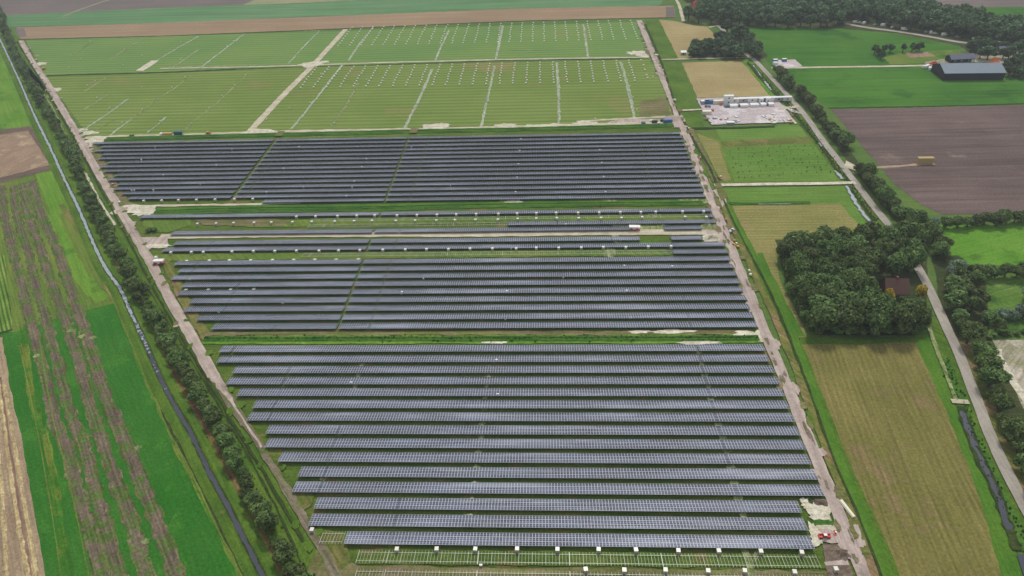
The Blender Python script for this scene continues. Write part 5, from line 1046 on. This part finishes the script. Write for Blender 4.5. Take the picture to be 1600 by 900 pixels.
lp = [(189.0,261.9),(186.5,249.7),(183.5,233.9),(180.7,213.4),(178.7,191.7),(173.6,166.7)]
for i, (x, y) in enumerate(along([(187.8,262.9),(185.5,251.1),(182.0,236.1),(179.3,221.3)], 6, 2.0)):
    r = rng.uniform(3.4, 4.8); plant_tree(x, y, r, r*1.6, 'mid', '%s tree behind the lower lane trees beside the rough meadow' % nth(i+1), 'trees beside the rough meadow', 'broadleaf_tree')
for (x, y), r, l in zip([(196.6,305.4),(189.3,264.4),(183.9,262.0),(189.9,229.5),(194.2,230.4),(199.1,230.3),(198.7,232.9),(207.1,242.5)], (2.8, 4.2, 3.2, 3.2, 3.0, 3.6, 3.0, 4.0), ('pale grey willow at the corner of the ploughed field', 'large pale grey willow at the lane junction', 'second grey willow at the lane junction', 'grey bush left in the rough meadow', 'grey bush second in the rough meadow', 'grey willow at the right edge of the rough meadow', 'grey bush behind the right edge willow', 'grey tree above the right edge willow')):
    plant_tree(x, y, r, r*1.7, 'grey', l, None, 'willow')
for i, (x, y) in enumerate(along([(200.4,302.9),(212.1,303.9),(228.8,306.0),(245.3,307.5),(267.9,308.9)], 4.8, .8)):
    r = rng.uniform(3.4, 4.8); plant_tree(x, y, r, r*1.6, 'dark', '%s tree of the hedge under the ploughed field' % nth(i+1), 'hedge trees under the ploughed field', 'hedgerow_tree')
for i, (x, y) in enumerate(along([(190.0,256.9),(201.2,258.2),(215.9,259.5),(239.1,261.2)], 4.6, 1.5)):
    r = rng.uniform(3.2, 5.0); plant_tree(x, y, r, r*1.6, 'dark', '%s tree of the hedge under the upper meadow' % nth(i+1), 'hedge trees under the upper meadow', 'hedgerow_tree')
for i, (x, y) in enumerate(along([(178.2,218.1),(187.8,219.7),(199.9,221.2)], 3.4, .4)):
    plant_tree(x, y, 1.5, 1.9, 'mid', '%s low bush of the boundary under the rough meadow' % nth(i+1), 'bushes under the rough meadow', 'bush', cat='bush')
# the square wood around the house: canopy tops
def inside(p, poly):
    c = False; n = len(poly)
    for i in range(n):
        (x1, y1), (x2, y2) = poly[i][:2], poly[(i+1) % n][:2]
        if (y1 > p[1]) != (y2 > p[1]) and p[0] < (x2-x1)*(p[1]-y1)/(y2-y1)+x1: c = not c
    return c
def scatter(poly, dmin, avoid=(), tries=6000, cap=999):
    xs = [p[0] for p in poly]; ys = [p[1] for p in poly]; out = []
    for _ in range(tries):
        p = (rng.uniform(min(xs), max(xs)), rng.uniform(min(ys), max(ys)))
        if inside(p, poly) and all(math.dist(p, q) > dmin for q in out) and not any(inside(p, a) for a in avoid): out.append(p)
        if len(out) >= cap: break
    return out
wood = [(115.1,278.8),(120.3,285.5),(140.9,288.5),(175.3,289.1),(174.9,282.3),(171.4,267.2),(162.7,243.0),(155.4,227.3),(149.0,220.7),(135.6,219.2),(118.0,220.1),(112.8,221.7),(110.5,231.0),(112.1,252.9)]
house_gap = [(146.0,259.4),(171.8,260.1),(160.0,230.6),(151.8,227.3),(135.5,229.9)]
for i, (x, y) in enumerate(scatter(wood, 6.8, (house_gap,))):
    r = rng.uniform(5.4, 7.6); plant_tree(x, y, r, r*rng.uniform(1.75, 2.35), rng.choice(('big', 'big', 'mid')), 'tall broadleaf tree in the square dark wood around the house', 'trees of the square wood', 'broadleaf_tree')
for i, (x, y) in enumerate(along([(114.5,279.9),(113.4,265.5),(111.4,250.5),(109.7,230.1),(112.2,221.3),(123.1,220.0),(135.6,219.2),(151.2,221.1),(159.6,229.8)], 4.4, .5)):
    plant_tree(x, y, rng.uniform(2.8, 3.6), rng.uniform(5, 7), 'dark', '%s edge shrub round the left and near sides of the square wood' % nth(i+1), 'edge shrubs of the square wood', 'edge_shrub', cat='shrub')
for i, (x, y) in enumerate(scatter([(140.5,236.0),(143.3,237.7),(161.8,238.5),(158.7,228.9),(151.4,226.4),(137.5,228.2)], 4.2)):
    plant_tree(x, y, rng.uniform(2.6, 3.6), rng.uniform(5, 6.5), 'dark', '%s low tree before the brown roofed house in the wood' % nth(i+1), 'low trees before the house', 'broadleaf_tree')
for (x, y), l in zip([(148.7,241.3),(162.7,244.8)], ('golden leaved tree in front of the brown roofed house', 'yellow tree right of the brown roofed house beside the lane')):
    plant_tree(x, y, 3.0, 7.5, 'yellow', l, None, 'golden_tree')
# clump near the top, the farm trees and the far wood
for i, (x, y) in enumerate(scatter([(122.7,574.6),(129.6,596.1),(143.7,602.0),(150.1,612.3),(159.0,608.0),(161.1,583.5),(168.3,569.8),(157.5,567.3),(142.6,569.9)], 6.5)):
    r = rng.uniform(4.5, 6.2); plant_tree(x, y, r, r*1.8, 'far', 'dark tree in the clump between the two pale stubble fields', 'trees of the stubble clump')
for i, (x, y) in enumerate(along([(171.8,640.9),(173.0,621.6),(174.2,603.3),(174.5,582.5),(176.6,566.0)], 6.5, 2.5)):
    r = rng.uniform(4.8, 6.4); plant_tree(x, y, r, r*1.9, 'far', '%s tree from the top beside the upper lane' % nth(i+1), 'trees beside the upper lane')
for i, (x, y) in enumerate([(269.4,572.4),(269.5,566.0),(268.9,558.1),(277.5,573.5),(282.6,574.8),(292.4,574.1),(300.0,575.2),(306.6,576.4),(303.9,574.9)]):
    plant_tree(x, y, rng.uniform(2.4, 3.4), 7.5, 'far', '%s small dark tree from the left around the garden plots' % nth(i+1), 'small trees at the garden plots', 'garden_tree')
for i, (x, y) in enumerate([(343.6,513.7),(348.6,516.1),(349.7,510.6),(357.4,519.8),(355.4,529.8),(362.1,535.2),(365.1,532.1),(350.9,530.1),(360.3,553.4),(375.2,552.3),(376.2,564.9),(385.6,564.2),(342.2,567.3),(350.2,576.5),(359.8,572.5),(357.3,512.9),(343.3,554.5),(348.2,552.7),(364.5,553.1),(364.8,575.4),(369.9,571.8),(383.1,574.1),(354.9,572.9)]):
    r = rng.uniform(4.0, 5.8); plant_tree(x, y, r, r*1.9, 'far', '%s of the leafy trees around the farmyard behind the barn' % nth(i+1), 'trees around the farmyard')
edge = [(137.6,681.0),(148.5,671.5),(162.2,666.0),(179.0,662.5),(197.9,656.7),(222.7,652.6),(257.3,653.7),(272.9,662.7),(289.9,665.3),(302.3,660.1),(316.0,644.6),(328.9,635.7),(337.9,631.0),(348.6,618.8),(358.9,607.0),(370.6,598.9),(382.0,591.0),(393.2,583.4),(410.0,568.9)]
for i, (x, y) in enumerate(along(edge, 9.0, 1.5)):
    r = rng.uniform(5.2, 7.2); plant_tree(x, y, r, r*rng.uniform(1.8, 2.2), 'far', '%s tree from the left along the front edge of the far wood' % nth(i+1), 'front trees of the far wood')
back = [q for q in scatter([(148.2,693.3),(168.6,728.8),(232.3,807.5),(304.1,776.8),(348.8,725.5),(364.4,691.1),(387.6,654.6),(413.8,621.0),(428.0,574.1),(396.8,589.9),(367.4,613.6),(337.5,642.8),(309.8,672.0),(277.1,675.0),(226.1,664.7),(170.1,676.0)], 8.5, tries=9000) ]
mb_V = []
big = []
for i, (x, y) in enumerate(back):
    src = CR['far'][i % 6]; n = len(src.vertices); co = np.empty(n*3, dtype=np.float32); src.vertices.foreach_get('co', co); co = co.reshape(-1, 4, 3)
    if len(co) > 700: co = np.concatenate([co[::2]])
    r = rng.uniform(5.4, 8); a = rng.uniform(0, 6.28); c_, s_ = math.cos(a), math.sin(a)
    rot = co.copy(); rot[..., 0] = co[..., 0]*c_-co[..., 1]*s_; rot[..., 1] = co[..., 0]*s_+co[..., 1]*c_
    big.append(rot*np.array([r*1.1, r*1.1, r])+np.array([x, y, r*1.15]))
tag(link('woodland', quads_mesh('woodland', np.concatenate(big), M['leaf_far'])), 'far broadleaf wood filling the top right behind its front trees', 'wood', kind='stuff')
# young trees in the orchard: rows of tiny dark saplings
oi = 0; sap = MB()
me_s = crown_mesh('sapling', 991, 60, .35, 'leaf', 4)
for i in range(13):
    for j in range(7):
        (ax, ay), (bx, by), (cx, cy) = [(114.8,395.3),(169.3,401.5),(111.3,359.7)]
        x, y = ax+(bx-ax)*i/12+(cx-ax)*j/6, ay+(by-ay)*i/12+(cy-ay)*j/6
        tag(link('sapling', me_s, None, (x+rng.uniform(-1.2, 1.2), y+rng.uniform(-1.5, 1.5), .75), rng.uniform(0, 6), rng.uniform(.22, .5)), 'tiny sapling, %s from the left in the %s row of the planted green square' % (nth(i+1), nth(j+1)), 'sapling', 'saplings planted in the green square')
# reeds, tufts and weeds along banks and verges
def tufts(name, paths, per_m, spread, hgt, mat, label):
    P0 = []
    for ln in paths:
        path = smooth_path(ln, 2.0); nn = offsets(path)
        for i in range(1, len(path)):
            L = (path[i]-path[i-1]).length
            for _ in range(int(per_m*L)+(rng.random() < per_m*L % 1)):
                q = path[i-1].lerp(path[i], rng.random())+nn[i]*rng.gauss(0, spread); P0.append((q.x, q.y, .1))
    P0 = np.array(P0); k = len(P0); Q = []
    for _ in range(3):
        a = nrg.uniform(0, 6.28, k); s = nrg.uniform(.25, .6, k)*hgt; h = nrg.uniform(.6, 1.3, k)*hgt
        dx, dy = np.cos(a)*s, np.sin(a)*s; lx, ly = nrg.normal(scale=.25, size=(2, k))*hgt
        z0 = np.zeros(k); off = lambda X, Y, Z: P0+np.stack([X, Y, Z], 1)
        Q.append(np.stack([off(-dx, -dy, z0), off(dx, dy, z0), off(dx*.8+lx, dy*.8+ly, h), off(-dx*.8+lx, -dy*.8+ly, h)], 1))
    tag(link(name, quads_mesh(name, np.concatenate(Q), M[mat])), label, 'weeds', kind='stuff')
CAN = [(-519.4,655.6),(-437.3,552.0),(-374.1,471.3),(-331.1,417.8),(-295.1,372.1),(-263.0,332.0),(-236.6,297.8),(-216.0,272.2),(-201.2,256.5),(-185.9,236.9),(-171.8,219.1),(-156.5,199.2),(-142.0,181.4),(-129.4,167.0),(-115.8,149.7),(-103.8,135.5),(-92.5,121.6),(-84.0,111.1),(-77.7,103.2)]
def shift(ln, d):
    p = [Vector(q[:2]) for q in ln]; n = offsets(p); return [(a.x+b.x*d, a.y+b.y*d) for a, b in zip(p, n)]
tufts('reeds', [shift(CAN, -2.3), shift(CAN, 2.3)], 2.5, .4, .4, 'verge', 'reeds and rough grass along both banks of the canal')
tufts('undergrowth', [hp], 3.0, 1.8, .55, 'verge', 'undergrowth below the canal hedgerow')
tufts('ditch_weeds', [[(-217.0,328.4),(-160.2,330.0),(-88.1,329.9),(-17.2,331.0),(86.3,330.5)], [(-297.6,428.3),(-238.3,429.5),(-194.3,430.5),(-89.6,432.1),(-20.6,432.6),(85.6,434.7)], [(-144.7,218.8),(-67.4,218.5),(13.1,218.2),(87.8,218.2)]], 2.5, .8, .8, 'ditch_grass', 'tall weeds in the green ditches between the arrays')
tufts('ditch_weeds', [[(165.6,554.1),(169.7,482.0),(171.4,415.8),(171.3,360.2),(170.4,327.0),(169.8,292.1),(169.7,263.2)], [(156.2,205.9),(151.6,183.4),(148.3,166.6),(145.5,150.2),(143.1,135.5),(140.2,118.1)]], 1.6, 1.0, .7, 'verge', 'rough weeds along the lane ditch and the gravel road verge')

# ------------------------------------------------------------------ haze
hz = MB().box(-900, 900, -60, 1500, -1, 190).build('haze', [])
m, n, b = newmat('haze air'); n.nodes.remove(b)
pv = N(n, 'ShaderNodeVolumePrincipled'); pv.inputs['Color'].default_value = (.86, .92, 1, 1); pv.inputs['Density'].default_value = .00019; pv.inputs['Anisotropy'].default_value = .2
n.links.new(pv.outputs[0], n.nodes['Material Output'].inputs['Volume']); hz.data.materials.clear(); hz.data.materials.append(m); hz['kind'] = 'stuff'
